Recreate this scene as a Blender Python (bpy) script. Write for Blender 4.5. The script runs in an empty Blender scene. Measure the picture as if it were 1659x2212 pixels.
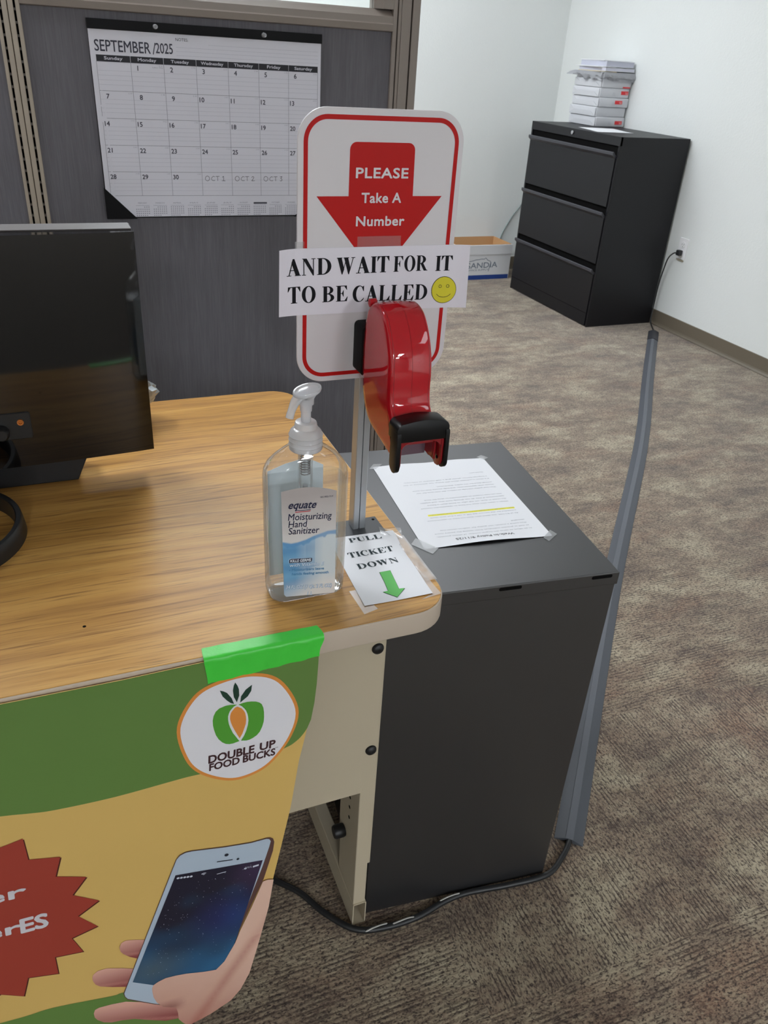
import bpy, bmesh, math, random
from mathutils import Vector, Matrix, Euler
from mathutils.geometry import tessellate_polygon
random.seed(7)
PI = math.pi
S = bpy.context.scene
C = S.collection

# ------------------------------------------------------------------ camera, world, exposure
cd = bpy.data.cameras.new('camera'); cam = bpy.data.objects.new('camera', cd); C.objects.link(cam)
cam.location = (-0.42172, -0.70575, 1.34263)
cam.rotation_euler = (1.0427482, -0.0575838, -0.382237)
cd.sensor_fit = 'HORIZONTAL'; cd.sensor_width = 36.0
cd.lens = 1711.53 * 36.0 / 1659.0
cd.clip_start = 0.02
cd.dof.use_dof = True; cd.dof.focus_distance = 1.08; cd.dof.aperture_fstop = 26
S.camera = cam
w = bpy.data.worlds.new('world'); S.world = w; w.use_nodes = True
w.node_tree.nodes['Background'].inputs[0].default_value = (0.75, 0.85, 1.0, 1)
w.node_tree.nodes['Background'].inputs[1].default_value = 0.02
S.view_settings.view_transform = 'Standard'; S.view_settings.look = 'None'
S.view_settings.gamma = 1.0; S.view_settings.use_curve_mapping = False
S.view_settings.exposure = 0.2
S.cycles.use_denoising = True
S.cycles.max_bounces = 10; S.cycles.transparent_max_bounces = 16
S.cycles.caustics_reflective = False
# recessed ceiling troffers, unseen, second added for cabinet-top sheen: (x, y, strength)
LAMPS = [(0.3, 3.75, 22.0), (1.75, 3.35, 5.0), (-1.3, 3.1, 16.0), (0.3, 1.9, 13.0), (-1.2, 1.5, 13.0), (1.9, -1.7, 3.5), (1.2, -5.2, 47.0), (-1.4, -5.2, 47.0), (1.2, -7.6, 52.0), (-1.4, -7.6, 52.0)]
CEIL = 2.75

# ------------------------------------------------------------------ helpers
def srgb(c):
    c = c.lstrip('#'); r = []
    for i in (0, 2, 4):
        v = int(c[i:i+2], 16) / 255
        r.append(v/12.92 if v <= .04045 else ((v+.055)/1.055)**2.4)
    return tuple(r)
MATS = {}
def mat(name, col, rough=.5, metal=0., ior=1.5, coat=0., bump=None, alpha=1., emit=None, spec=.5, trans=0., sheen=0.):
    if name in MATS: return MATS[name]
    m = bpy.data.materials.new(name); m.use_nodes = True; MATS[name] = m
    b = m.node_tree.nodes['Principled BSDF']
    c = srgb(col) if isinstance(col, str) else col
    b.inputs['Base Color'].default_value = (*c, 1)
    b.inputs['Roughness'].default_value = rough; b.inputs['Metallic'].default_value = metal
    b.inputs['IOR'].default_value = ior; b.inputs['Coat Weight'].default_value = coat
    b.inputs['Specular IOR Level'].default_value = spec
    b.inputs['Transmission Weight'].default_value = trans; b.inputs['Sheen Weight'].default_value = sheen
    b.inputs['Alpha'].default_value = alpha
    if emit: b.inputs['Emission Color'].default_value = (*c, 1); b.inputs['Emission Strength'].default_value = emit
    if bump:
        sc, st, dist = bump
        N = m.node_tree.nodes; L = m.node_tree.links
        t = N.new('ShaderNodeTexCoord'); n = N.new('ShaderNodeTexNoise'); n.inputs['Scale'].default_value = sc; n.inputs['Detail'].default_value = 4
        bp = N.new('ShaderNodeBump'); bp.inputs['Strength'].default_value = st; bp.inputs['Distance'].default_value = dist
        L.new(t.outputs['Object'], n.inputs['Vector']); L.new(n.outputs['Fac'], bp.inputs['Height']); L.new(bp.outputs['Normal'], b.inputs['Normal'])
    return m
class NT:
    """small node-tree writer"""
    def __init__(s, m): s.t = m.node_tree; s.b = s.t.nodes['Principled BSDF']
    def n(s, kind, ins=None, **kw):
        x = s.t.nodes.new('ShaderNode' + kind)
        for k, v in kw.items(): setattr(x, k, v)
        for k, v in (ins or {}).items():
            if hasattr(v, 'is_output'): s.t.links.new(v, x.inputs[k])
            else: x.inputs[k].default_value = v
        return x
    def link(s, a, b): s.t.links.new(a, b)
    def ramp(s, fac, stops):
        r = s.n('ValToRGB'); e = r.color_ramp.elements
        e[0].position, e[0].color = stops[0][0], (*stops[0][1], 1); e[1].position, e[1].color = stops[-1][0], (*stops[-1][1], 1)
        for p, c in stops[1:-1]:
            q = e.new(p); q.color = (*c, 1)
        s.link(fac, r.inputs[0]); return r.outputs[0]
    def mix(s, fac, a, b, mode='MIX'):
        x = s.t.nodes.new('ShaderNodeMix'); x.data_type = 'RGBA'; x.blend_type = mode
        for i, v in ((0, fac), (6, a), (7, b)):
            if hasattr(v, 'is_output'): s.link(v, x.inputs[i])
            else: x.inputs[i].default_value = v if i == 0 else (*v, 1)
        return x.outputs[2]
    def noise(s, vec, scale, detail=2, rough=.5, dist=0.):
        return s.n('TexNoise', {'Vector': vec, 'Scale': scale, 'Detail': detail, 'Roughness': rough, 'Distortion': dist}).outputs['Fac']
    def mapping(s, vec, sc=(1, 1, 1), loc=(0, 0, 0)):
        return s.n('Mapping', {'Vector': vec, 'Scale': sc, 'Location': loc}).outputs[0]
    def math(s, op, a, b=0.): return s.n('Math', {0: a, 1: b}, operation=op).outputs[0]
    def bump(s, h, st, d):
        x = s.n('Bump', {'Height': h, 'Strength': st, 'Distance': d}); s.link(x.outputs[0], s.b.inputs['Normal'])

def worldloc(o):
    v = Vector((0, 0, 0))
    while o is not None: v += o.location; o = o.parent
    return v
def tag(o, label=None, cat=None, group=None, kind=None):
    if label: o['label'] = label
    if cat: o['category'] = cat
    if group: o['group'] = group
    if kind: o['kind'] = kind
    return o
def thing(name, loc, label, cat, group=None):
    o = bpy.data.objects.new(name, None); C.objects.link(o); o.location = loc; o.empty_display_size = .05
    return tag(o, label, cat, group)
def obj(name, bm, m, parent=None, smooth=None, label=None, kind=None):
    """link a bmesh built in world coordinates as one object (origin: the parent's, else the base of the mesh)"""
    bmesh.ops.recalc_face_normals(bm, faces=bm.faces)
    if parent is not None: off = worldloc(parent)
    else:
        xs = [v.co for v in bm.verts]
        lo = Vector((min(v.x for v in xs), min(v.y for v in xs), min(v.z for v in xs))); hi = Vector((max(v.x for v in xs), max(v.y for v in xs), max(v.z for v in xs)))
        off = Vector(((lo.x+hi.x)/2, (lo.y+hi.y)/2, lo.z))
    bmesh.ops.translate(bm, verts=bm.verts, vec=-off)
    me = bpy.data.meshes.new(name); bm.to_mesh(me); bm.free()
    for mm in (m if isinstance(m, (list, tuple)) else [m]): me.materials.append(mm)
    o = bpy.data.objects.new(name, me); C.objects.link(o)
    if parent is not None: o.parent = parent
    else: o.location = off
    if smooth is not None:
        for p in me.polygons: p.use_smooth = True
        if smooth < 180: me.set_sharp_from_angle(angle=math.radians(smooth))
    return tag(o, label, kind=kind)
def box(bm, x0, y0, z0, x1, y1, z1, bev=0., seg=2):
    r = bmesh.ops.create_cube(bm, size=1.0); vs = r['verts']
    for v in vs: v.co = Vector(((x0+x1)/2+v.co.x*(x1-x0), (y0+y1)/2+v.co.y*(y1-y0), (z0+z1)/2+v.co.z*(z1-z0)))
    if bev:
        es = list({e for v in vs for e in v.link_edges})
        r = bmesh.ops.bevel(bm, geom=es, offset=bev, segments=seg, profile=.5, affect='EDGES'); vs = list({v for f in r['faces'] for v in f.verts} | {v for v in vs if v.is_valid})
    return vs
def prism(bm, pts, f, h0, h1, bev=0., seg=2):
    """extrude the outline pts (2-D) from h0 to h1; f(u, v, h) -> xyz"""
    a = [bm.verts.new(f(u, v, h0)) for u, v in pts]; b = [bm.verts.new(f(u, v, h1)) for u, v in pts]
    n = len(pts); fs = [bm.faces.new(a), bm.faces.new(b[::-1])]
    for i in range(n): fs.append(bm.faces.new((a[i], b[i], b[(i+1) % n], a[(i+1) % n])))
    if bev:
        es = list({e for e in fs[0].edges} | {e for e in fs[1].edges})
        bmesh.ops.recalc_face_normals(bm, faces=fs)
        bmesh.ops.bevel(bm, geom=es, offset=bev, segments=seg, profile=.5, affect='EDGES')
    return a + b
XY = lambda u, v, h: (u, v, h)
XZ = lambda u, v, h: (u, h, v)
YZ = lambda u, v, h: (h, u, v)
def rrect(x0, y0, x1, y1, r, n=8):
    rr = r if isinstance(r, (tuple, list)) else (r,)*4     # corners: br, tr, tl, bl
    out = []
    for (cx, cy, a0, q) in ((x1-rr[0], y0+rr[0], -90, rr[0]), (x1-rr[1], y1-rr[1], 0, rr[1]), (x0+rr[2], y1-rr[2], 90, rr[2]), (x0+rr[3], y0+rr[3], 180, rr[3])):
        if q <= 1e-6: out.append((cx, cy)); continue
        for i in range(n+1):
            a = math.radians(a0+90*i/n); out.append((cx+q*math.cos(a), cy+q*math.sin(a)))
    return out
def circ(cx, cy, r, n=24, ry=None):
    return [(cx+r*math.cos(2*PI*i/n), cy+(ry or r)*math.sin(2*PI*i/n)) for i in range(n)]
def tube(bm, pts, r, seg=10, cap=True, closed=False):
    pts = [Vector(p) for p in pts]; n = len(pts); rings = []
    rs = r if isinstance(r, (list, tuple)) else [r]*n
    up = None
    for i, p in enumerate(pts):
        t = (pts[min(i+1, n-1)]-pts[max(i-1, 0)]).normalized()
        if up is None: up = Vector((0, 0, 1)) if abs(t.z) < .9 else Vector((1, 0, 0))
        s = t.cross(up).normalized(); up = s.cross(t).normalized()
        rings.append([bm.verts.new(p+rs[i]*(math.cos(2*PI*k/seg)*s+math.sin(2*PI*k/seg)*up)) for k in range(seg)])
    for a, b in zip(rings, rings[1:]):
        for k in range(seg): bm.faces.new((a[k], a[(k+1) % seg], b[(k+1) % seg], b[k]))
    if cap: bm.faces.new(rings[0][::-1]); bm.faces.new(rings[-1])
def lathe(bm, prof, c, seg=28, ax=None):
    """prof: (radius, height) pairs around a vertical axis through c, closed by caps where the radius is > 0"""
    c = Vector(c); rings = []
    q = ax.to_track_quat('Z', 'Y').to_matrix() if ax is not None else Matrix.Identity(3)
    for r, h in prof:
        rings.append([bm.verts.new(c+q @ Vector((r*math.cos(2*PI*k/seg), r*math.sin(2*PI*k/seg), h))) for k in range(seg)])
    for a, b in zip(rings, rings[1:]):
        for k in range(seg): bm.faces.new((a[k], a[(k+1) % seg], b[(k+1) % seg], b[k]))
    bm.faces.new(rings[0][::-1]); bm.faces.new(rings[-1])
def spline(pts, n=6, closed=False):
    P = [Vector(p) for p in pts]; out = []; m = len(P)
    for i in range(m if closed else m-1):
        p0 = P[(i-1) % m] if closed else P[max(i-1, 0)]; p1 = P[i]; p2 = P[(i+1) % m]; p3 = P[(i+2) % m] if closed else P[min(i+2, m-1)]
        for k in range(n):
            t = k/n; out.append(.5*((2*p1)+(-p0+p2)*t+(2*p0-5*p1+4*p2-p3)*t*t+(-p0+3*p1-3*p2+p3)*t**3))
    if not closed: out.append(P[-1])
    return [tuple(p) for p in out]

# ---- flat print: 2-D meshes laid on a sheet
def poly2(pts, holes=()):
    loops = [[Vector((x, y, 0)) for x, y in pts]] + [[Vector((x, y, 0)) for x, y in h] for h in holes]
    flat = [(v.x, v.y) for l in loops for v in l]
    return flat, [tuple(t) for t in tessellate_polygon(loops)]
def line2(pts, wd):
    out = []
    for (a, b), (c, d) in zip(pts, pts[1:]):
        dx, dy = c-a, d-b; l = math.hypot(dx, dy) or 1; nx, ny = -dy/l*wd/2, dx/l*wd/2
        out.append(([(a+nx, b+ny), (a-nx, b-ny), (c-nx, d-ny), (c+nx, d+ny)], [(0, 1, 2, 3)]))
    return merge2(out)
def rect2(x0, y0, x1, y1): return ([(x0, y0), (x1, y0), (x1, y1), (x0, y1)], [(0, 1, 2, 3)])
def merge2(parts):
    V = []; F = []
    for v, f in parts:
        o = len(V); V += v; F += [tuple(i+o for i in t) for t in f]
    return V, F
def place2(m, x=0., y=0., sx=1., sy=None, rot=0., shear=0.):
    sy = sx if sy is None else sy; c, s = math.cos(rot), math.sin(rot)
    return [(x+c*(sx*p[0]+shear*sy*p[1])-s*sy*p[1], y+s*(sx*p[0]+shear*sy*p[1])+c*sy*p[1], p[2] if len(p) > 2 else 0.) for p in m[0]], m[1]
def lift(m, d): return [(p[0], p[1], (p[2] if len(p) > 2 else 0.)+d) for p in m[0]], m[1]     # overlapping strokes of one print lie on hair-thin separate levels
_tc = {}
CAPH = .682
def text2(s, width=None, height=1., bold=0., x=0., y=0., align='LEFT', rot=0., shear=0., space=1.):
    """sans lettering with cap height `height`, squeezed to `width` when given; (x, y) is the start (or middle, end) of the baseline"""
    key = (s, space)
    if key not in _tc:
        cu = bpy.data.curves.new('lettering', 'FONT'); cu.body = s; cu.size = 1.0;  cu.resolution_u = 3; cu.space_character = space
        o = bpy.data.objects.new('lettering', cu); me = bpy.data.meshes.new_from_object(o)
        V = [(v.co.x, v.co.y) for v in me.vertices]; F = [tuple(p.vertices) for p in me.polygons]
        bpy.data.objects.remove(o); bpy.data.curves.remove(cu); bpy.data.meshes.remove(me)
        _tc[key] = (V, F)
    V, F = _tc[key]
    xs = [v[0] for v in V]; x0, x1 = min(xs), max(xs)
    sy = height/CAPH; sx = width/(x1-x0) if width else sy
    W_ = (x1-x0)*sx; dx = {'LEFT': 0, 'CENTER': -W_/2, 'RIGHT': -W_}[align]
    V2 = []; F2 = []
    for i, t in enumerate(F):                          # overlapping contours of one glyph: every face on its own hair-thin level
        o_ = len(V2); V2 += [((V[k][0]-x0)*sx+dx, V[k][1]*sy, 3e-6*(i % 4)) for k in t]; F2.append(tuple(range(o_, o_+len(t))))
    m = (V2, F2)
    if bold > 0:
        b = bold*height; m = merge2([m]+[lift(place2(m, b*math.cos(k*PI/4), b*math.sin(k*PI/4)), 1.3e-5*(k+1)) for k in range(8)])
    return place2(m, x, y, 1, 1, rot, shear)
def el(cx, cy, rx, ry, a0, a1, n=20):
    return [(cx+rx*math.cos(math.radians(a0+(a1-a0)*i/n)), cy+ry*math.sin(math.radians(a0+(a1-a0)*i/n))) for i in range(n+1)]
def serif_glyphs():
    G = {}; q = lambda *p: poly2(list(p))
    R = rect2
    def foot(a, b, y): return R(a, y, b, y+.045) if y < .5 else R(a, y-.045, b, y)
    def stem(x, w=.25, ex=.085): return [R(x, 0, x+w, 1), foot(x-ex, x+w+ex, 0), foot(x-ex, x+w+ex, 1)]
    def bowl(x, y0, y1, rx, th):
        cy, ry = (y0+y1)/2, (y1-y0)/2
        return poly2([(x-.05, y1)] + el(x, cy, rx, ry, 90, -90) + [(x-.05, y0), (x-.05, y0+.05)] + el(x, cy, rx-th, ry-.05, -90, 90) + [(x-.05, y1-.05)])
    G['I'] = (stem(.1), .42)
    G['L'] = (stem(.1)+[R(.2, 0, .82, .05), q((.82, 0), (.86, .32), (.83, .32), (.6, .04), (.6, 0))], .9)
    G['T'] = ([R(.315, 0, .565, 1), foot(.22, .66, 0), R(.02, .95, .86, 1), q((.02, 1), (.0, .7), (.035, .7), (.2, .95), (.24, 1)), q((.86, 1), (.88, .7), (.845, .7), (.68, .95), (.64, 1))], .9)
    G['E'] = (stem(.1)+[R(.2, 0, .8, .05), R(.2, .95, .78, 1), q((.78, 1), (.8, .72), (.77, .72), (.6, .955), (.55, 1)), q((.8, 0), (.85, .3), (.82, .3), (.62, .04), (.55, 0)), R(.2, .485, .56, .53), q((.56, .3), (.56, .71), (.53, .71), (.44, .53), (.44, .485), (.53, .3))], .9)
    G['F'] = (stem(.1)+[R(.2, .95, .78, 1), q((.78, 1), (.8, .72), (.77, .72), (.6, .955), (.55, 1)), R(.2, .485, .56, .53), q((.56, .3), (.56, .71), (.53, .71), (.44, .53), (.44, .485), (.53, .3))], .84)
    G['P'] = (stem(.1)+[bowl(.38, .44, 1, .46, .25)], .86)
    G['R'] = (stem(.1)+[bowl(.38, .46, 1, .44, .25), q((.36, .48), (.60, .5), (.92, .045), (1.0, .045), (1.0, 0), (.68, 0))], 1.0)
    G['B'] = (stem(.1)+[bowl(.38, .5, 1, .40, .23), bowl(.38, 0, .54, .47, .25)], .92)
    G['D'] = (stem(.1)+[bowl(.38, 0, 1, .6, .26)], 1.03)
    G['O'] = ([poly2(el(.5, .5, .47, .52, 0, 360, 40)[:-1], [el(.5, .5, .22, .47, 0, 360, 40)[:-1]])], 1.0)
    G['C'] = ([poly2(el(.52, .5, .48, .52, 42, 318, 34) + el(.585, .5, .275, .465, 312, 48, 34)), q((.84, .66), (.88, .66), (.88, 1.0), (.85, 1.0), (.72, .9)), q((.87, .16), (.9, .2), (.88, .26), (.8, .16), (.78, .1))], .98)
    G['U'] = ([R(.1, .3, .35, 1), foot(.0, .45, 1), R(.76, .3, .82, 1), foot(.66, .92, 1), poly2(el(.46, .32, .36, .34, 180, 360) + el(.555, .32, .205, .27, 360, 180))], .96)
    G['N'] = ([R(.12, 0, .18, 1), foot(.02, .29, 0), R(.76, 0, .82, 1), foot(.65, .93, 1), q((.02, 1), (.34, 1), (.82, .22), (.82, -.02), (.75, -.02), (.12, .93))], .98)
    G['A'] = ([q((.42, 1.01), (.49, 1.01), (.2, 0.02), (.12, .02)), q((.33, .78), (.43, 1.01), (.54, 1.01), (.92, .02), (.62, .02)), R(.2, .31, .72, .36), foot(.0, .32, 0), foot(.56, .98, 0)], .98)
    G['W'] = ([q((.05, .97), (.33, .97), (.52, .3), (.39, -.02), (.34, -.02)), q((.36, -.02), (.4, -.02), (.67, .9), (.62, .9)), q((.5, .97), (.78, .97), (.96, .3), (.84, -.02), (.79, -.02)), q((.81, -.02), (.85, -.02), (1.16, .97), (1.1, .97)), foot(0, .38, 1), foot(.46, .84, 1), foot(1.0, 1.27, 1)], 1.3)
    G['K'] = (stem(.1)+[q((.28, .44), (.34, .38), (.86, .97), (.78, .97)), q((.38, .55), (.56, .68), (.97, .03), (.66, .03)), foot(.56, 1.0, 0), foot(.62, .96, 1)], 1.02)
    return G
SG = serif_glyphs()
def serif2(s, width, height, x, y, rot=0.):
    parts = []; cx = 0.
    for ch in s:
        if ch == ' ': cx += .42; continue
        ms, adv = SG[ch]; parts += [lift(place2(m, cx), 1e-5*k) for k, m in enumerate(ms)]; cx += adv+.04
    m = merge2(parts); xs = [v[0] for v in m[0]]; a, b = min(xs), max(xs)
    m = ([((p[0]-a)/(b-a)*width, p[1]*height, p[2]) for p in m[0]], m[1])
    return place2(m, x, y, 1, 1, rot)
def decal(name, parts, f, h, m, parent, cell=None, colf=None, label=None):
    """a thin print on a sheet: f(u, v, h) -> xyz; cell: cut size so the print follows a curved sheet"""
    V, F = merge2(parts); bm = bmesh.new()
    vs = [bm.verts.new((p[0], p[1], p[2] if len(p) > 2 else 0.)) for p in V]
    for t in F:
        try: bm.faces.new([vs[i] for i in t])
        except ValueError: pass
    if cell:
        bmesh.ops.triangulate(bm, faces=bm.faces[:])
        for ax in (0, 1):
            lo = min(v[ax] for v in V); hi = max(v[ax] for v in V); k = math.ceil(lo/cell)
            while k*cell < hi:
                co = [0, 0, 0]; no = [0, 0, 0]; co[ax] = k*cell; no[ax] = 1
                bmesh.ops.bisect_plane(bm, geom=bm.verts[:]+bm.edges[:]+bm.faces[:], plane_co=co, plane_no=no); k += 1
    for fc in bm.faces:
        fc.normal_update()
        if fc.normal.z < 0: fc.normal_flip()
    if colf:
        ly = bm.verts.layers.float_color.new('Col')
        for v in bm.verts: v[ly] = (*colf(v.co.x, v.co.y), 1)
    for v in bm.verts: v.co = Vector(f(v.co.x, v.co.y, h+v.co.z))
    off = worldloc(parent); bmesh.ops.translate(bm, verts=bm.verts, vec=-off)
    me = bpy.data.meshes.new(name); bm.to_mesh(me); bm.free(); me.materials.append(m)
    o = bpy.data.objects.new(name, me); C.objects.link(o); o.parent = parent
    return tag(o, label)
def decals(name, parts, f, h, m, parent, cell=None):
    return [decal(name, [p], f, h, m, parent, cell) for p in parts]
def sheet(bm, f, u0, v0, u1, v1, n, m, th):
    """a thin sheet with thickness over a grid; f(u, v, h)"""
    top = [[bm.verts.new(f(u0+(u1-u0)*i/n, v0+(v1-v0)*j/m, th)) for j in range(m+1)] for i in range(n+1)]
    bot = [[bm.verts.new(f(u0+(u1-u0)*i/n, v0+(v1-v0)*j/m, 0)) for j in range(m+1)] for i in range(n+1)]
    for i in range(n):
        for j in range(m):
            bm.faces.new((top[i][j], top[i+1][j], top[i+1][j+1], top[i][j+1])); bm.faces.new((bot[i][j], bot[i][j+1], bot[i+1][j+1], bot[i+1][j]))
    for i in range(n):
        bm.faces.new((bot[i][0], bot[i+1][0], top[i+1][0], top[i][0])); bm.faces.new((top[i][m], top[i+1][m], bot[i+1][m], bot[i][m]))
    for j in range(m):
        bm.faces.new((top[0][j], top[0][j+1], bot[0][j+1], bot[0][j])); bm.faces.new((bot[n][j], bot[n][j+1], top[n][j+1], top[n][j]))
def colmat(name, rough=.45, coat=0.):
    m = mat(name, (.5, .5, .5), rough, coat=coat); t = NT(m); a = t.n('Attribute', attribute_name='Col')
    t.link(a.outputs['Color'], t.b.inputs['Base Color']); return m
def lerp(a, b, t): t = max(0., min(1., t)); return tuple(x+(y-x)*t for x, y in zip(a, b))
def hsh(a, b):
    v = math.sin(a*127.1+b*311.7)*43758.5453; return v-math.floor(v)
def vnoise(x, y):
    i, j = math.floor(x), math.floor(y); fx, fy = x-i, y-j; fx = fx*fx*(3-2*fx); fy = fy*fy*(3-2*fy)
    return (hsh(i, j)*(1-fx)+hsh(i+1, j)*fx)*(1-fy)+(hsh(i, j+1)*(1-fx)+hsh(i+1, j+1)*fx)*fy

# ------------------------------------------------------------------ materials with texture
def m_wall():
    m = mat('painted wall', '#e0e3e1', .62); t = NT(m); tc = t.n('TexCoord').outputs['Object']
    h = t.math('ADD', t.noise(tc, 90, 3), t.math('MULTIPLY', t.n('TexVoronoi', {'Vector': tc, 'Scale': 130.}, feature='SMOOTH_F1').outputs[0], -.5))
    t.bump(h, .25, .003); return m
def m_carpet():
    m = mat('heathered carpet', '#7d6e60', .95, spec=.1, sheen=.32); t = NT(m)
    tc = t.n('TexCoord').outputs['Object']; r = t.n('ObjectInfo').outputs['Random']
    v = t.n('VectorMath', {0: tc, 1: t.n('CombineXYZ', {0: t.math('MULTIPLY', r, 37.), 1: t.math('MULTIPLY', r, 71.), 2: 0.}).outputs[0]}, operation='ADD').outputs[0]
    wp = t.n('NewGeometry').outputs['Position']
    big = t.noise(t.mapping(wp, (4., 7.5, 1)), 1., 5, .66)
    big2 = t.noise(t.mapping(wp, (4.6, 13., 1), (4, 7, 0)), 1., 3, .6)
    rust = t.noise(t.mapping(wp, (3.4, 6.5, 1), (11, 3, 0)), 1., 3, .6)
    spk = t.noise(t.mapping(v, (100., 175., 1)), 1., 3, .7)
    spk2 = t.noise(t.mapping(v, (230., 330., 1), (3, 1, 0)), 1., 1, .5)
    dk, md, lt, ru = srgb('#3d322d'), srgb('#7a6c60'), srgb('#a3977f'), srgb('#87644f')
    base = t.ramp(big, [(.36, srgb('#6a5b50')), (.5, srgb('#907e6b')), (.64, srgb('#b4a78f'))])
    base = t.mix(t.math('MULTIPLY', t.n('MapRange', {0: rust, 1: .52, 2: .7}).outputs[0], .55), base, ru)
    base = t.mix(t.n('MapRange', {0: big2, 1: .56, 2: .74, 3: 0., 4: .7}).outputs[0], base, lt)
    mot = t.noise(t.mapping(wp, (26., 44., 1)), 1., 3, .6)
    base = t.mix(t.n('MapRange', {0: mot, 1: .53, 2: .68, 3: 0., 4: .4}).outputs[0], base, lt)
    base = t.mix(t.n('MapRange', {0: mot, 1: .47, 2: .34, 3: 0., 4: .3}).outputs[0], base, dk)
    s = t.math('ADD', t.math('MULTIPLY', spk, .65), t.math('MULTIPLY', spk2, .35))
    base = t.mix(t.n('MapRange', {0: s, 1: .52, 2: .40, 3: 0., 4: .95}).outputs[0], base, dk)
    base = t.mix(t.n('MapRange', {0: s, 1: .53, 2: .66, 3: 0., 4: .7}).outputs[0], base, lt)
    sep = t.n('SeparateXYZ', {0: tc}); rib = t.math('SINE', t.math('MULTIPLY', sep.outputs[1], 2*PI/.0085))
    rn = t.n('MapRange', {0: t.noise(t.mapping(v, (14., 30., 1), (9, 2, 0)), 1., 2), 1: .45, 2: .6}).outputs[0]
    rf = t.math('MULTIPLY', t.n('MapRange', {0: rib, 1: .1, 2: .9, 3: 0., 4: .75}).outputs[0], rn)
    base = t.mix(rf, base, dk)
    t.link(base, t.b.inputs['Base Color'])
    t.bump(t.math('ADD', s, t.math('MULTIPLY', rib, -.12)), .6, .004); return m
def m_oak():
    m = mat('oak laminate', '#c49a63', .4, spec=.3); t = NT(m); tc = t.n('TexCoord').outputs['Object']
    wv = t.noise(t.mapping(tc, (1.6, 5., 1)), 1., 2, .5)
    off = t.n('CombineXYZ', {0: 0., 1: t.math('MULTIPLY', wv, .05), 2: 0.}).outputs[0]
    v = t.n('VectorMath', {0: tc, 1: off}, operation='ADD').outputs[0]
    band = t.noise(t.mapping(v, (1.3, 34., 1)), 1., 3, .6)
    fine = t.noise(t.mapping(v, (5., 150., 1)), 1., 3, .65)
    pore = t.noise(t.mapping(v, (14., 420., 1)), 1., 2, .6)
    c = t.ramp(band, [(.3, srgb('#9f713a')), (.5, srgb('#bf8e49')), (.7, srgb('#d0a15a'))])
    c = t.mix(t.n('MapRange', {0: fine, 1: .54, 2: .68, 3: 0., 4: .75}).outputs[0], c, srgb('#86592c'))
    c = t.mix(t.n('MapRange', {0: pore, 1: .57, 2: .7, 3: 0., 4: .6}).outputs[0], c, srgb('#734c26'))
    t.link(c, t.b.inputs['Base Color']); t.bump(t.math('MULTIPLY', pore, -1.), .12, .0006); return m
def m_fabric():
    m = mat('charcoal panel fabric', '#4c4b50', .9, spec=.15); t = NT(m); tc = t.n('TexCoord').outputs['Object']
    a = t.noise(t.mapping(tc, (520., 9., 12.)), 1., 3, .65); b = t.noise(t.mapping(tc, (45., 45., 2.)), 1., 2)
    s = t.math('ADD', t.math('MULTIPLY', a, .7), t.math('MULTIPLY', b, .3))
    t.link(t.ramp(s, [(.3, srgb('#636165')), (.5, srgb('#6d6b70')), (.7, srgb('#78767b'))]), t.b.inputs['Base Color']); t.bump(a, .3, .001); return m
def m_thin(name, tint=(1, 1, 1), gl=.06, haze=0., hcol=(.8, .82, .84), rough=.04, edge=.75):
    """thin clear plastic or glass: transparent with a Fresnel sheen and an optional milky part"""
    m = bpy.data.materials.new(name); m.use_nodes = True; t = m.node_tree; t.nodes.clear()
    o = t.nodes.new('ShaderNodeOutputMaterial'); tr = t.nodes.new('ShaderNodeBsdfTransparent'); g = t.nodes.new('ShaderNodeBsdfGlossy'); mx = t.nodes.new('ShaderNodeMixShader')
    tr.inputs[0].default_value = (*tint, 1); g.inputs['Roughness'].default_value = rough
    fr = t.nodes.new('ShaderNodeLayerWeight'); fr.inputs[0].default_value = .22
    mr = t.nodes.new('ShaderNodeMapRange'); mr.inputs[3].default_value = gl; mr.inputs[4].default_value = edge
    t.links.new(fr.outputs['Fresnel'], mr.inputs[0]); t.links.new(mr.outputs[0], mx.inputs[0])
    src = tr.outputs[0]
    if haze:
        d = t.nodes.new('ShaderNodeBsdfDiffuse'); d.inputs[0].default_value = (*hcol, 1); tl = t.nodes.new('ShaderNodeBsdfTranslucent'); tl.inputs[0].default_value = (*hcol, 1)
        m1 = t.nodes.new('ShaderNodeMixShader'); m1.inputs[0].default_value = .4; t.links.new(d.outputs[0], m1.inputs[1]); t.links.new(tl.outputs[0], m1.inputs[2])
        m2 = t.nodes.new('ShaderNodeMixShader'); m2.inputs[0].default_value = haze; t.links.new(tr.outputs[0], m2.inputs[1]); t.links.new(m1.outputs[0], m2.inputs[2]); src = m2.outputs[0]
    t.links.new(src, mx.inputs[1]); t.links.new(g.outputs[0], mx.inputs[2]); t.links.new(mx.outputs[0], o.inputs[0]); return m
WALL, CARPET, OAK, FABRIC = m_wall(), m_carpet(), m_oak(), m_fabric()
GLASS = m_thin('window glass', (.97, .99, .98), .03)
CLEAR = m_thin('clear tape', (.98, .98, .98), .012, .10, (.9, .9, .9), .3, .3)
HAZY = m_thin('hazy clear tape', (.96, .96, .96), .02, .2, (.75, .77, .78), .35, .3)
PET = m_thin('clear bottle plastic', (.985, .99, .99), .035, .05, (.95, .97, .98), edge=.6)
MILKY = m_thin('milky pump plastic', (.97, .97, .98), .05, .6, (.95, .96, .985), .15)
PAPER = mat('white paper', '#e4e5e8', .8, spec=.2)
INK = mat('black ink', '#15151a', .7, spec=.2)
TAUPE = mat('taupe powder coat', '#8b8078', .42, spec=.5)
DARKGAP = mat('dark slot', '#0b0a0a', .9, spec=.1)
BLACKMETAL = mat('black cabinet paint', '#0e0e13', .45, spec=.4, bump=(900., .08, .0004))
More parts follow.
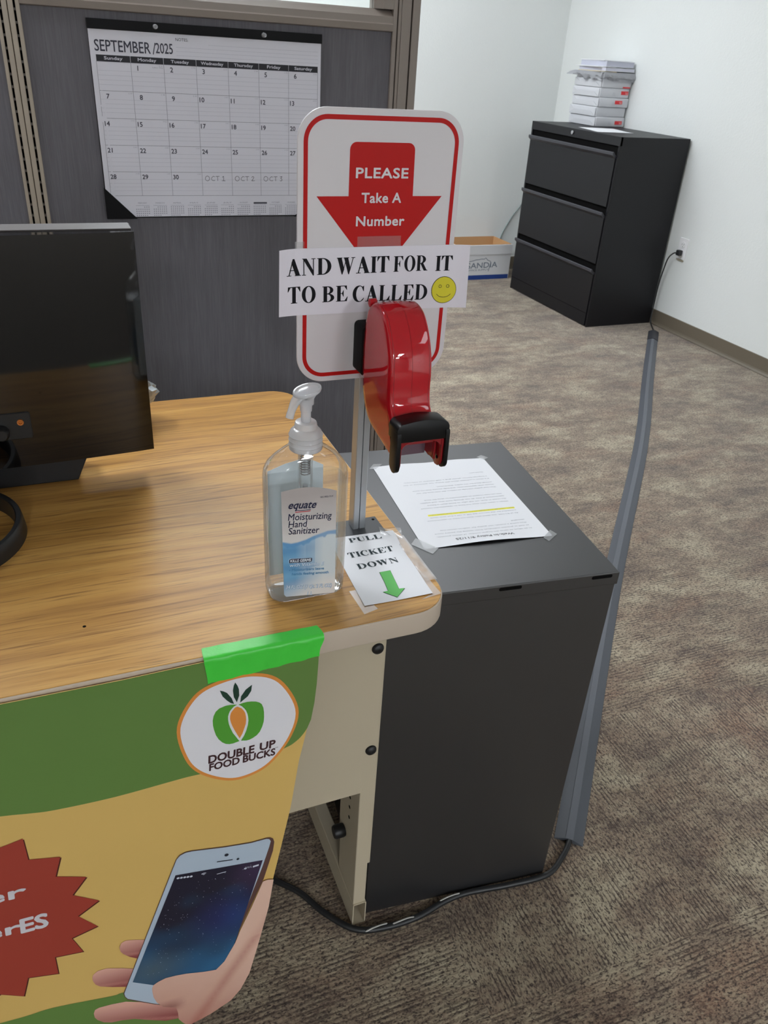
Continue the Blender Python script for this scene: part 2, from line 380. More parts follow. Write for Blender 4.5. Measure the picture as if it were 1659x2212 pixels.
BEIGE = mat('beige desk metal', '#b7ab94', .5, spec=.35, bump=(500., .05, .0004))
BAND = mat('beige edge band', '#bdae9d', .5, spec=.35)

# ------------------------------------------------------------------ room shell
def struct(name, bm, m, parent=None): return obj(name, bm, m, parent, kind='structure')
XR, YB, XL, YF = 2.94, 4.47, -3.4, -8.6
bm = bmesh.new(); box(bm, XL, YF, -.12, XR, YB, -.006); floor = struct('floor', bm, mat('concrete slab', '#6b645c', .9))
bm = bmesh.new(); box(bm, XR, YF, -.12, XR+.12, YB+.12, CEIL); struct('wall_right', bm, WALL)
bm = bmesh.new(); box(bm, XL, YB, -.12, XR, YB+.12, CEIL); struct('wall_back', bm, WALL)
bm = bmesh.new(); box(bm, XL-.12, YF, -.12, XL, YB+.12, CEIL); struct('wall_left', bm, WALL)
bm = bmesh.new(); box(bm, XL-.12, YF-.12, -.12, XR+.12, YF, CEIL); struct('wall_front', bm, mat('brown grey wall', '#6f6a64', .7))
bm = bmesh.new(); box(bm, XL, YF, CEIL, XR, YB, CEIL+.1); struct('ceiling', bm, mat('ceiling tile', '#d8d8d4', .9))
VINYL = mat('taupe vinyl base', '#6a6153', .45)
cove = [(0, 0), (.012, 0), (.012, .003), (.006, .012), (.004, .02), (.004, .084), (.0, .086)]
bm = bmesh.new(); prism(bm, cove, lambda u, v, h: (XR-u, h, v), YF, YB-.001); struct('baseboard_right', bm, VINYL)
bm = bmesh.new(); prism(bm, cove, lambda u, v, h: (h, YB-u, v), XL, XR-.013); struct('baseboard_back', bm, VINYL)
# carpet tiles, half-metre squares, some quarter turned
T = .5; me0 = None
for i in range(-6, 6):
    for j in range(-4, 10):
        x0, y0 = .57+T*i, -.15+T*j
        if x0+T > XR+.3 or y0 > YB-.05 or x0 < -2.2 or y0 < -1.7: continue
        xa, xb, ya, yb = x0, min(x0+T, XR-.013), y0, min(y0+T, YB-.013)
        full = xb == x0+T and yb == y0+T
        if full and me0 is not None: o = bpy.data.objects.new('carpet_tile', me0); C.objects.link(o)
        else:
            bm = bmesh.new(); g = .00025
            box(bm, -(xb-xa)/2+g, -(yb-ya)/2+g, -.006, (xb-xa)/2-g, (yb-ya)/2-g, 0)
            me = bpy.data.meshes.new('carpet_tile'); bm.to_mesh(me); bm.free(); me.materials.append(CARPET)
            o = bpy.data.objects.new('carpet_tile', me); C.objects.link(o)
            if full: me0 = me
        o.parent = floor; o.location = Vector(((xa+xb)/2, (ya+yb)/2, 0))-floor.location
        if full: o.rotation_euler.z = (PI/2 if (i, j) == (-1, 0) or hsh(i+.3, j+.7) < .16 else 0) + (PI if hsh(i, j+5) < .5 else 0)
# ceiling troffers
LM = mat('lit diffuser', (.95, 1.0, 1.06), .6)
for k, (x, y, st) in enumerate(LAMPS):
    t = thing('ceiling_light', (x, y, CEIL-.03), 'unseen recessed white ceiling troffer with lit diffuser in the office ceiling', 'ceiling light', 'ceiling troffers')
    bm = bmesh.new()
    for a in ((-.31, -.61, .31, -.58), (-.31, .58, .31, .61), (-.31, -.58, -.28, .58), (.28, -.58, .31, .58)): box(bm, x+a[0], y+a[1], CEIL-.03, x+a[2], y+a[3], CEIL-.001)
    obj('frame', bm, mat('white lamp frame', '#e8e8e6', .5), t)
    bm = bmesh.new(); box(bm, x-.28, y-.58, CEIL-.022, x+.28, y+.58, CEIL-.008)
    lm = mat('lit diffuser %.1f' % st, (.95, 1.0, 1.06), .6, emit=st); obj('diffuser', bm, lm, t)

# ------------------------------------------------------------------ cubicle partition behind the desk
YP = 1.5094
pt = thing('cubicle_partition', (0, YP+.03, 0), 'dark grey fabric cubicle partition with taupe metal frame behind the desk', 'partition')
bm = bmesh.new(); box(bm, -.398, YP+.004, .08, .4885, YP+.05, 1.386); obj('fabric_panel', bm, FABRIC, pt)
bm = bmesh.new(); box(bm, -1.6, YP+.004, .08, -.447, YP+.05, 1.62); obj('fabric_panel', bm, FABRIC, pt)
def rail(name, prof, x0, x1): 
    bm = bmesh.new(); prism(bm, prof, lambda u, v, h: (h, YP+u, v), x0, x1); return obj(name, bm, TAUPE, pt)
rail('top_rail', [(.0, 1.383), (-.006, 1.385), (-.008, 1.399), (-.003, 1.402), (-.003, 1.4165), (.012, 1.4285), (.018, 1.4325), (.05, 1.4325), (.05, 1.383)], -.398, .4885)
bm = bmesh.new()
prism(bm, [(.4425, YP+.018), (.448, YP+.012), (.462, YP-.003), (.4885, YP-.003), (.4885, YP+.05), (.4425, YP+.05)], XY, 1.4325, 1.68); obj('glazing_stile', bm, TAUPE, pt)
bm = bmesh.new(); box(bm, -.39, YP+.026, 1.4325, .4425, YP+.032, 1.68); obj('glass_pane', bm, GLASS, pt)
bm = bmesh.new(); box(bm, -.398, YP, 1.66, .4885, YP+.05, 1.70, .002); obj('head_rail', bm, TAUPE, pt)
# end post: strips and dark grooves
for a, b, y in ((.4888, .5000, -.004), (.5035, .5115, -.003), (.5122, .5385, -.004), (.5425, .5633, -.005)):
    bm = bmesh.new(); box(bm, a, YP+y, .02, b, YP+.055, 1.70, .0008, 1); obj('end_post_strip', bm, TAUPE, pt)
bm = bmesh.new(); box(bm, .4886, YP+.012, .02, .5630, YP+.05, 1.70); obj('post_groove', bm, DARKGAP, pt)
# slotted standard between the two panels
SX = -.4478
for a, b in ((0, .0078), (.0125, .0238), (.0252, .0365), (.0412, .0498)):
    bm = bmesh.new(); box(bm, SX+a, YP-.005, .02, SX+b, YP+.05, 1.70, .0012, 1); obj('standard_strip', bm, mat('light taupe strip', '#a79b8c', .42), pt)
bm = bmesh.new(); box(bm, SX+.001, YP+.012, .02, SX+.049, YP+.05, 1.70); obj('slot_channel', bm, DARKGAP, pt)
bm = bmesh.new()
for a in (.0078, .0365):
    for k in range(66): box(bm, SX+a, YP-.001, .03+k*.0254+.0204, SX+a+.0047, YP+.012, .03+k*.0254+.0254)
obj('slot_webs', bm, mat('slot web', '#57504a', .5), pt, kind='stuff')

# ------------------------------------------------------------------ desk calendar pinned to the partition
CX, CZ, CW, CH = -.262, 1.366, .559, .432; YC = YP-.0015
ct = thing('calendar', (CX+CW/2, YC, CZ-CH), 'large September 2025 calendar sheet with black header pinned on the grey partition', 'calendar')
cf = lambda u, v, h: (u, YC-h, v)
bm = bmesh.new(); prism(bm, [(CX-.001, CZ-CH), (CX+CW, CZ-CH), (CX+CW, CZ), (CX, CZ)], cf, -.0045, 0.); obj('backing_board', bm, mat('calendar board', '#0c0c10', .7, spec=.2), ct)
def cff(u, v, h): return (u, YC-.0004-h-.004*max(0, (1.0-v)/.07)**2*max(0, (-.1-u)/.16)-.003*max(0, (-.24-u)/.02)*min(1, (1.35-v)/.2), v)
bm = bmesh.new(); sheet(bm, cff, CX+.0005, CZ-CH+.003, CX+CW-.001, CZ-.004, 24, 16, .0012); obj('paper_pad', bm, mat('calendar paper', '#dedde6', .8, spec=.15), ct)
bm = bmesh.new(); box(bm, CX-.001, YC-.0045, CZ-.0195, CX+CW+.001, YC, CZ+.001, .001); obj('header_strip', bm, mat('black vinyl strip', '#09090c', .6, spec=.2), ct)
bm = bmesh.new()
prism(bm, [(CX-.003, CZ-CH-.001), (-.1906, CZ-CH-.001), (CX-.003, 1.0075)], cf, 0., .0085); obj('corner_pocket', bm, mat('black vinyl strip', '#09090c', .6, spec=.2), ct)
bm = bmesh.new()
prism(bm, [(CX+CW+.002, CZ-CH-.001), (.2255, CZ-CH-.001), (CX+CW+.002, 1.0075)], cf, 0., .003); obj('corner_pocket', bm, mat('black vinyl strip', '#09090c', .6, spec=.2), ct)
H0 = .0012
GINK = mat('grey calendar ink', '#4a4a55', .8, spec=.1); LINK_ = mat('pale rule ink', '#b3b2bf', .8, spec=.1); MINK = mat('faint print ink', '#a2a1ae', .8, spec=.1)
cols = [-.2498, -.1730, -.0970, -.0200, .0578, .1345, .2110, .2883]; rows = [1.2820, 1.2215, 1.1628, 1.1039, 1.0436, .9876]
cal = [text2('SEPTEMBER', .1255, .0225, .012, -.2505, 1.3030), text2('/', .008, .0235, -.006, -.1205, 1.3020), text2('2025', .0395, .0205, .012, -.1130, 1.3050)]
cal += [text2('NOTES:', .0295, .0060, .006, -.0655, 1.3325)]
n = 1
for r in range(5):
    for c in range(7):
        if r == 0 and c == 0: continue
        if n > 30: break
        s = str(n); two = n > 9
        cal.append(text2(s, None, .0100, .03, cols[c]+(.004 if two else .0145), rows[r]-.0155-(.001 if r else 0))); n += 1
decals('calendar_print', cal, cff, H0+.0003, GINK, ct, .03)
pen = []
for c, s in ((3, '1'), (4, '2'), (5, '3')):
    x0, z0 = cols[c]+.0075, 1.0236
    pen.append(line2([(x0+.006+.0055*math.cos(a*PI/8), z0+.0055+.0058*math.sin(a*PI/8)) for a in range(17)], .0011))
    pen.append(line2([(x0+.0255, z0+.0095), (x0+.021, z0+.011), (x0+.0165, z0+.0065), (x0+.0165, z0+.003), (x0+.020, z0+.0003), (x0+.0255, z0+.001)], .0011))
    pen.append(line2([(x0+.0275, z0+.0105), (x0+.0375, z0+.0108)], .0011)); pen.append(line2([(x0+.0325, z0+.0105), (x0+.0325, z0)], .0011))
    q = x0+.0445
    if s == '1': pen += [line2([(q, z0+.0085), (q+.0035, z0+.0112), (q+.0035, z0)], .0012), line2([(q-.0015, z0), (q+.008, z0)], .0011)]
    if s == '2': pen.append(line2([(q, z0+.008), (q+.002, z0+.0108), (q+.005, z0+.0105), (q+.006, z0+.008), (q, z0+.0002), (q+.008, z0+.0005)], .0012))
    if s == '3': pen.append(line2([(q, z0+.0108), (q+.006, z0+.011), (q+.002, z0+.0066), (q+.0055, z0+.005), (q+.0055, z0+.0015), (q+.003, z0), (q, z0+.001)], .0012))
STUFF_ = decal('handwritten_dates', pen, cff, H0+.0003, mat('pen ink', '#53535e', .8), ct, .03); STUFF_['kind'] = 'stuff'
gl = [rect2(x-.0004, rows[-1], x+.0004, rows[0]) for x in cols] + [rect2(cols[0], z-.0004, cols[-1], z+.0004) for z in rows]
STUFF_ = decal('grid_lines', gl, cff, H0+.0002, mat('grid ink', '#7d7c8a', .8), ct, .03); STUFF_['kind'] = 'stuff'
rl = []
for r in range(5):
    for k in range(1, 5):
        z = rows[r]-.0155-(k-.3)*(rows[r]-rows[r+1]-.0155)/4.6 + .004
        rl.append(rect2(cols[0], z-.00022, cols[-1], z+.00022))
rl += [rect2(.0113 if k == 0 else -.0655, z-.00022, .289, z+.00022) for k, z in enumerate((1.3277, 1.3193, 1.3111, 1.3025))]
STUFF_ = decal('rule_lines', rl, cff, H0+.0002, LINK_, ct, .03); STUFF_['kind'] = 'stuff'
hb = [rect2(cols[c]+.0004, rows[0], cols[c+1]-.0004, 1.2955) for c in range(7)]
decals('weekday_bar', hb, cff, H0+.0002, mat('weekday bar ink', '#26262d', .7), ct, .03)
decals('weekday_name', [text2(s, w_, .0062, .04, (cols[i]+cols[i+1])/2, 1.2862, 'CENTER') for i, (s, w_) in enumerate((('Sunday', .041), ('Monday', .042), ('Tuesday', .042), ('Wednesday', .054), ('Thursday', .047), ('Friday', .034), ('Saturday', .046)))], cff, H0+.0004, mat('weekday letters', '#cfced8', .8), ct, .03)
mini = []
for r in range(5):
    for c in range(7):
        if (r, c) == (0, 0) or (r == 4 and c > 2): continue
        mini.append(text2('2 4%d' % (r*7+c), .009, .0024, .0, cols[c+1]-.0115, rows[r]-.0052))
mini.append(text2('Labor Day', .025, .0026, 0, cols[1]+.049, rows[0]-.0085))
for k in range(-9, 4):
    x0 = .1134+.0436*k
    if x0 < -.21 or x0 > .26: continue
    if k != 0: mini.append(text2(['SEPTEMBER', 'OCTOBER', 'NOVEMBER', 'DECEMBER', 'JANUARY', 'FEBRUARY', 'MARCH', 'APRIL', 'MAY', 'JUNE', 'JULY', 'AUGUST'][k % 12], .022, .003, .01, x0+.017, .9685, 'CENTER'))
    mini.append(rect2(x0, .9638, x0+.034, .9645))
    for r in range(5):
        for c in range(7):
            if (r == 0 and c < (k*3) % 5) or (r == 4 and c > 3+(k % 3)): continue
            mini.append(rect2(x0+c*.0051, .9385+(4-r)*.0051, x0+c*.0051+.0026, .9385+(4-r)*.0051+.0025))
STUFF_ = decal('small_print', mini, cff, H0+.0003, MINK, ct, .03); STUFF_['kind'] = 'stuff'
decal('month_marker', [rect2(.1134, .9665, .1500, .9708)], cff, H0+.0003, mat('marker ink', '#4d4c57', .8), ct, .03)
PINM = mat('clear push pin', '#d9dade', .12, trans=.75, ior=1.45)
for x, z, lb in ((-.1110, 1.3585, 'clear plastic push pin in black calendar header above the word NOTES'), (.1474, 1.3568, 'clear plastic push pin in black calendar header above the Thursday column')):
    bm = bmesh.new(); lathe(bm, [(.0052, 0), (.0055, .001), (.0048, .002), (.0028, .003), (.0026, .008), (.0046, .0095), (.0048, .0115), (.004, .0122)], (x, YC-.0046, z), 20, Vector((0, -1, 0)))
    tag(obj('push_pin', bm, PINM, smooth=40), lb, 'push pin')

# ------------------------------------------------------------------ desk
DZ = .737; DD = .7613; DX0 = -1.52
dk = thing('desk', (-.7, .38, 0), 'oak laminate desk with beige edge band, steel modesty panel and tube leg', 'desk')
out = rrect(DX0, 0, 0, DD, (.055, .05, .01, .01), 10)
bm = bmesh.new(); prism(bm, rrect(DX0, .0, 0, DD, (.055, .05, .01, .01), 10), XY, .7045, .7362, .0022, 3); obj('edge_band', bm, BAND, dk, 40)
bm = bmesh.new(); prism(bm, rrect(DX0+.002, .002, -.002, DD-.002, (.053, .048, .01, .01), 10), XY, .72, DZ, .0004, 1); obj('desktop', bm, OAK, dk)
bm = bmesh.new(); prism(bm, [(-1.43, .347), (-.0876, .347), (-.0876, .398), (-.0655, .398), (-.0660, .704), (-1.43, .704)], XZ, .0668, .0688, .0004, 1); obj('modesty_panel', bm, BEIGE, dk)
def leg_set(x0):
    L_ = lambda a: x0+a
    bm = bmesh.new(); box(bm, L_(-.0885), .0692, .1636, L_(-.0622), .1525, .7040, .0015, 2); obj('leg_sleeve', bm, BEIGE, dk)
    bm = bmesh.new(); box(bm, L_(-.0872), .0722, .0560, L_(-.0652), .1500, .1640, .0015, 2); obj('leg_column', bm, BEIGE, dk)
    # floor tube, open at the front
    bm = bmesh.new(); o4 = rrect(L_(-.0880), .0005, L_(-.0635), .0580, .002, 2); i4 = rrect(L_(-.0862), .0022, L_(-.0653), .0562, .0012, 2)
    rings = []
    for y, pts in ((.0695, i4), (.0695, o4), (.70, o4)): rings.append([bm.verts.new((u, y, v)) for u, v in pts])
    deep = [bm.verts.new((u, .60, v)) for u, v in i4]; m_ = len(o4)
    for a, b in ((deep, rings[0]), (rings[0], rings[1]), (rings[1], rings[2])):
        for k in range(m_): bm.faces.new((a[k], a[(k+1) % m_], b[(k+1) % m_], b[k]))
    bm.faces.new(rings[2]); bm.faces.new(deep); obj('foot_tube', bm, BEIGE, dk)
    bm = bmesh.new(); lathe(bm, [(.011, 0), (.012, .003), (.012, .016), (.0105, .019)], (L_(-.0886), .128, .188), 12, Vector((-1, 0, 0))); obj('leveling_knob', bm, mat('black plastic', '#141416', .45), dk, 40)
    bm = bmesh.new()
    for z in (.2429, .2675, .2907): lathe(bm, [(.0032, 0), (.0032, .0004)], (L_(-.0885), .1083, z), 10, Vector((-1, 0, 0)))
    obj('adjustment_holes', bm, DARKGAP, dk)
leg_set(0); leg_set(-1.345)
bm = bmesh.new(); box(bm, -1.40, .66, .05, -.09, .684, .09, .002, 1); obj('stretcher_bar', bm, BEIGE, dk)
for z in (.6336, .4378):
    bm = bmesh.new(); lathe(bm, [(.0088, 0), (.0088, .0012), (.0078, .0035), (.005, .0052), (.0022, .0058), (.0018, .005)], (-.0765, .0666, z), 20, Vector((0, -1, 0))); obj('panel_screw', bm, mat('black plastic', '#141416', .45), dk, 50)
bm = bmesh.new(); lathe(bm, [(.0022, 0), (.0016, .0003)], (-.442, .0975, DZ), 8); tag(obj('crumb', bm, DARKGAP), 'tiny black speck lying on the bare oak desktop near the front', 'speck')

# ------------------------------------------------------------------ banner hung from the desk front
def bdep(x, z):
    """how far the vinyl stands off the plane of the desk edge (curls back at the lower right)"""
    y = -.0035-.010*max(0., min(1., (.72-z)/.25))+.006*math.sin((x+.6)*9)*max(0., min(1., (.7-z)/.3))*.5
    e = max(0., (x+.30)+(.30-z)*.45)
    return y+.8*e*e
def bf(u, v, h): return (u, bdep(u, v)-h, v)
outline = [(-.1866, .7352), (-.1850, .7199), (-.1861, .6949), (-.1880, .6657), (-.1911, .6360), (-.1956, .6098), (-.2003, .5977), (-.2057, .5725), (-.2117, .5453), (-.2179, .5043), (-.2243, .4618), (-.2377, .3868), (-.2491, .3232), (-.2568, .2608), (-.2715, .1836), (-.2879, .1022), (-.3028, .0657), (-.3196, .0452), (-.3526, .0340), (-.3872, .0281), (-.44, .024), (-1.05, .02), (-1.05, .7345), (-.60, .7345), (-.41, .7325), (-.319, .7340)]
bn = thing('banner', (-.6, -.012, .02), 'green and yellow printed vinyl banner hanging over the front of the desk', 'banner')
V, F = poly2(outline); bm = bmesh.new()
vs = [bm.verts.new((u, v, 0)) for u, v in V]
for t in F: bm.faces.new([vs[i] for i in t])
for ax, lo, hi in ((0, -1.05, -.18), (1, .02, .74)):
    k = lo
    while k < hi:
        co = [0, 0, 0]; no = [0, 0, 0]; co[ax] = k; no[ax] = 1
        bmesh.ops.bisect_plane(bm, geom=bm.verts[:]+bm.edges[:]+bm.faces[:], plane_co=co, plane_no=no); k += .02
r = bmesh.ops.extrude_face_region(bm, geom=bm.faces[:]); top = {e for e in r['geom'] if isinstance(e, bmesh.types.BMVert)}
for v in bm.verts:
    u_, v_ = v.co.x, v.co.y; v.co = Vector(bf(u_, v_, .0008 if v in top else 0.))
YEL = mat('yellow banner ink', '#d2ae64', .5, spec=.35, bump=(700., .1, .0004)); GRN = mat('green banner ink', '#607f3f', .5, spec=.35, bump=(700., .1, .0004))
obj('vinyl_sheet', bm, YEL, bn)
B0 = .0008
gy = spline([(-1.05, .66, 0), (-.80, .625, 0), (-.66, .598, 0), (-.5587, .5775, 0), (-.5310, .5708, 0), (-.5023, .5654, 0), (-.4363, .5615, 0), (-.3605, .5640, 0), (-.3383, .5638, 0), (-.285, .562, 0), (-.2313, .5722, 0), (-.2149, .5798, 0), (-.2058, .5890, 0), (-.2003, .5977, 0)], 4)
top_edge = [(-.1956, .6098), (-.1911, .6360), (-.1880, .6657), (-.1861, .6949), (-.1850, .7199), (-.1866, .7352), (-.319, .7340), (-.41, .7325), (-.60, .7345), (-1.05, .7345)]
decal('green_field', [poly2([(p[0], p[1]) for p in gy]+top_edge)], bf, B0+.0003, GRN, bn, .02)
yg = spline([(-1.05, .26, 0), (-.80, .232, 0), (-.6227, .2006, 0), (-.5894, .1954, 0), (-.5567, .1922, 0), (-.4847, .1713, 0), (-.4704, .1704, 0), (-.43, .160, 0), (-.39, .145, 0)], 4)
decal('green_field', [poly2([(p[0], p[1]) for p in yg]+[(-.385, .0285), (-.44, .024), (-1.05, .02)])], bf, B0+.0003, GRN, bn, .02)
eo = spline([(-.2119, .6341, 0), (-.2336, .6843, 0), (-.2668, .7034, 0), (-.3069, .7025, 0), (-.3369, .6881, 0), (-.3585, .6471, 0), (-.3542, .5985, 0), (-.3391, .5669, 0), (-.3084, .5435, 0), (-.2813, .5391, 0), (-.2499, .5519, 0), (-.2216, .5898, 0)], 6, True)
ex, ez = -.2852, .6215
decal('logo_ring', [poly2([(p[0], p[1]) for p in eo])], bf, B0+.0006, mat('orange ink', '#d98a3c', .5), bn, .02)
decal('logo_disc', [poly2([(ex+(p[0]-ex)*.945, ez+(p[1]-ez)*.945) for p in eo])], bf, B0+.0009, mat('banner white', '#dedce0', .5), bn, .02)
leafL = [(-.3064, .6887), (-.3021, .6863), (-.2981, .6827), (-.2932, .6735), (-.2907, .6639), (-.2945, .6661), (-.2985, .6709), (-.3035, .6787)]
leafM = [(-.2879, .6957), (-.2854, .6901), (-.2841, .6849), (-.2840, .6750), (-.2873, .6653), (-.2905, .6741), (-.2912, .6842), (-.2898, .6914)]
leafR = [(-.2683, .6868), (-.2696, .6778), (-.2741, .6706), (-.2834, .6637), (-.2820, .6730), (-.2759, .6817)]
appL = [(-.2872, .6617), (-.2946, .6636), (-.3010, .6638), (-.3084, .6619), (-.3128, .6582), (-.3157, .6520), (-.3171, .6452), (-.3172, .6380), (-.3163, .6303), (-.3146, .6216), (-.3117, .6140), (-.3077, .6078), (-.3035, .6039), (-.2992, .6022), (-.2949, .6019), (-.2869, .6033), (-.2912, .6123), (-.2942, .6186), (-.2971, .6285), (-.2984, .6348), (-.2989, .6408), (-.2987, .6466), (-.2976, .6506), (-.2960, .6544), (-.2916, .6595)]
appR = [(-.2856, .6613), (-.2797, .6623), (-.2754, .6624), (-.2700, .6616), (-.2646, .6599), (-.2603, .6571), (-.2577, .6541), (-.2558, .6477), (-.2552, .6402), (-.2553, .6328), (-.2560, .6256), (-.2581, .6180), (-.2613, .6107), (-.2654, .6060), (-.2705, .6031), (-.2744, .6017), (-.2783, .6015), (-.2849, .6034), (-.2814, .6090), (-.2778, .6177), (-.2756, .6259), (-.2746, .6330), (-.2748, .6390), (-.2754, .6436), (-.2769, .6492), (-.2789, .6534), (-.2820, .6580)]
carrot = [(-.2870, .6585), (-.2821, .6544), (-.2796, .6500), (-.2781, .6459), (-.2774, .6405), (-.2773, .6354), (-.2780, .6289), (-.2799, .6228), (-.2829, .6141), (-.2864, .6077), (-.2894, .6155), (-.2919, .6223), (-.2943, .6298), (-.2957, .6354), (-.2966, .6415), (-.2964, .6458), (-.2953, .6506), (-.2934, .6536), (-.2900, .6576)]
decals('logo_leaf', [poly2(p) for p in (leafL, leafM, leafR)], bf, B0+.0012, mat('dark green ink', '#14392a', .5), bn, .02)
decals('apple_half', [poly2(appL), poly2(appR)], bf, B0+.0012, mat('apple green ink', '#4f9a30', .5), bn, .02)
decal('logo_carrot', [poly2(carrot)], bf, B0+.0012, mat('orange ink', '#d98a3c', .5), bn, .02)
decals('logo_word', [text2('DOUBLE', .0560, .0120, .045, -.3258, .5788, shear=.08), text2('UP', .0192, .0118, .045, -.2622, .5797, shear=.08), text2('FOOD', .0368, .0108, .045, -.3256, .5663, shear=.08), text2('BUCKS', .0405, .0108, .045, -.2840, .5665, shear=.08), text2('TM', .0034, .0016, .01, -.2426, .5772)], bf, B0+.0012, mat('brown ink', '#3d2024', .5), bn, .02)
star = [(-.5667, .5302), (-.5421, .5345), (-.5417, .4981), (-.5081, .4878), (-.5178, .4561), (-.4847, .4389), (-.5043, .4122), (-.4759, .3863), (-.5034, .3685), (-.4835, .3361), (-.5162, .3283), (-.5067, .2933), (-.5404, .3010), (-.5413, .2644), (-.5764, .2773), (-.5869, .2417), (-.6121, .2630), (-.645, .235), (-.665, .268), (-.70, .255), (-.705, .292), (-.745, .295), (-.735, .33), (-.772, .35), (-.75, .378), (-.778, .41), (-.745, .43), (-.76, .465), (-.72, .475), (-.72, .51), (-.683, .505), (-.665, .545), (-.635, .52), (-.605, .555)]
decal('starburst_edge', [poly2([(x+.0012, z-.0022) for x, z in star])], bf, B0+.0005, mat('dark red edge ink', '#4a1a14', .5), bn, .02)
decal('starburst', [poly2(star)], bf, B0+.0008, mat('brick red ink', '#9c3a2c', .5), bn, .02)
STW = mat('starburst letters', '#cbc8cc', .5)
decals('starburst_word', [text2('er', .046, .0205, .05, -.5995, .4425, rot=-.09), text2('er', .043, .0205, .05, -.6115, .3785, rot=-.09), text2('ES', .0300, .0255, .05, -.5690, .3712, rot=-.09)], bf, B0+.0011, STW, bn, .02)
# printed phone and hand
phone = [(-.3767, .4228), (-.3713, .4294), (-.3646, .4323), (-.3564, .4317), (-.3132, .4216), (-.2788, .4161), (-.2576, .4164), (-.2523, .4152), (-.2488, .4118), (-.2471, .4044), (-.2491, .3864), (-.2628, .3314), (-.3000, .2310), (-.3230, .1400), (-.4045, .0955), (-.4290, .1142), (-.4645, .1497), (-.4679, .1595), (-.4687, .1688), (-.4640, .1805)]
face = [(-.3761, .4225), (-.3711, .4285), (-.3643, .4309), (-.3561, .4303), (-.3133, .4203), (-.2788, .4148), (-.2576, .4149), (-.2541, .4128), (-.2520, .4079), (-.2544, .3969), (-.2641, .3602), (-.3050, .2243), (-.3290, .1350), (-.4043, .0972), (-.4288, .1165), (-.4642, .1528), (-.4669, .1602), (-.4674, .1680), (-.4632, .1800)]
screen = [(-.3798, .3921), (-.3236, .3824), (-.2638, .3731), (-.3109, .1927), (-.3275, .1300), (-.3900, .1400), (-.4282, .1654), (-.4539, .1887)]
thumb = [(-.2491, .3233), (-.2574, .3273), (-.2648, .3266), (-.2687, .3141), (-.2827, .2739), (-.3001, .2279), (-.3076, .2036), (-.3159, .1858), (-.3254, .1652), (-.3385, .1514), (-.3571, .1576), (-.3808, .1669), (-.3952, .1707), (-.4096, .1729), (-.4207, .1699), (-.4273, .1658), (-.4300, .1593), (-.4304, .1512), (-.4299, .1359), (-.4267, .1202), (-.4188, .1031), (-.4011, .0898), (-.3994, .0746), (-.3997, .0569), (-.3940, .0422), (-.3871, .0283), (-.3522, .0342), (-.3196, .0457), (-.3028, .0657), (-.2879, .1022), (-.2715, .1836), (-.2568, .2608)]
f1 = [(-.4290, .2745), (-.4419, .2817), (-.4531, .2865), (-.4592, .2840), (-.4626, .2756), (-.4622, .2664), (-.4593, .2588), (-.4520, .2479), (-.4427, .2385), (-.42, .24)]
f2 = [(-.4490, .2174), (-.4642, .2281), (-.4833, .2394), (-.4948, .2402), (-.5013, .2349), (-.5032, .2284), (-.5030, .2205), (-.5008, .2113), (-.4958, .2035), (-.4817, .1931), (-.4638, .1820), (-.44, .19)]
f3 = [(-.4674, .1466), (-.4862, .1521), (-.5032, .1549), (-.5086, .1529), (-.5112, .1453), (-.5111, .1351), (-.5083, .1265), (-.5008, .1153), (-.4910, .1080), (-.4772, .1038), (-.4600, .0957), (-.4395, .0784), (-.4184, .0623), (-.4072, .0584), (-.3997, .0569), (-.3940, .0750), (-.4011, .0898), (-.4153, .1008), (-.4290, .1142), (-.4474, .1320)]
SK = colmat('printed skin ink', .5)
A_, B_, D_ = srgb('#dcb6a2'), srgb('#a9685c'), srgb('#c08f7e')
def sk3(u, v):
    k = ((v-.03)+(u+.40)*.8)/.22+.12*(vnoise(u*60, v*60)-.5); c = lerp(D_, A_, k)
    c = lerp(c, srgb('#7d4440'), .8*max(0, 1-abs(v-(.098+(-.43-u)*.05))/.02)*max(0, min(1, (-.385-u)/.02)))
    return lerp(c, B_, .6*max(0, 1-abs((v-.05)-(u+.37)*1.7+.01)/.03)*(1 if v < .2 else .5)+.35*max(0, 1-(v-.03)/.05))
for f_, (ua, va, ub, vb, hw_) in ((f1, (-.46, .272, -.42, .258, .017)), (f2, (-.50, .223, -.445, .203, .019)), (f3, (-.508, .137, -.41, .085, .022))):
    def fing(u, v):
        c = va+(vb-va)*(u-ua)/(ub-ua); q = (c-v)/hw_; k = (u-ua)/(ub-ua)
        return lerp(lerp(srgb('#d9a595'), srgb('#8c4444'), .35+.45*q+.35*max(0, min(1, k))), srgb('#c98f80'), .5*max(0, 1-abs(q-.9)/.3))
    decal('printed_finger', [poly2(f_)], bf, B0+.0007, SK, bn, .004, fing)
decal('phone_edge', [poly2(phone)], bf, B0+.0010, mat('phone edge ink', '#5a3e38', .5), bn, .02)
decal('phone_face', [poly2(face)], bf, B0+.0013, mat('phone face ink', '#aebccb', .5), bn, .02)
def nebula(u, v):
    k = (v-.16)/.24; c = lerp(srgb('#2c5f86'), srgb('#1b1a2c'), k*1.6+(vnoise(u*30, v*30)-.5)*.7)
    c = lerp(c, srgb('#4d5a5e'), max(0, 1-math.hypot(u+.425, (v-.20)*1.2)/.06)*.8)
    c = lerp(c, srgb('#24336f'), max(0, 1-math.hypot(u+.31, v-.27)/.07)*.7)
    return lerp(c, srgb('#4a3557'), max(0, 1-math.hypot(u+.27, v-.355)/.05)*.6)
decal('phone_screen', [poly2(screen)], bf, B0+.0016, colmat('phone screen ink', .45), bn, .006, nebula)
def onscreen(u, v):
    k = (.3921-v)/.21; return -.3798-.073*k+.006 < u < -.2638-.048*k-.006 and .19 < v < .37
st = []
rs = random.Random(4)
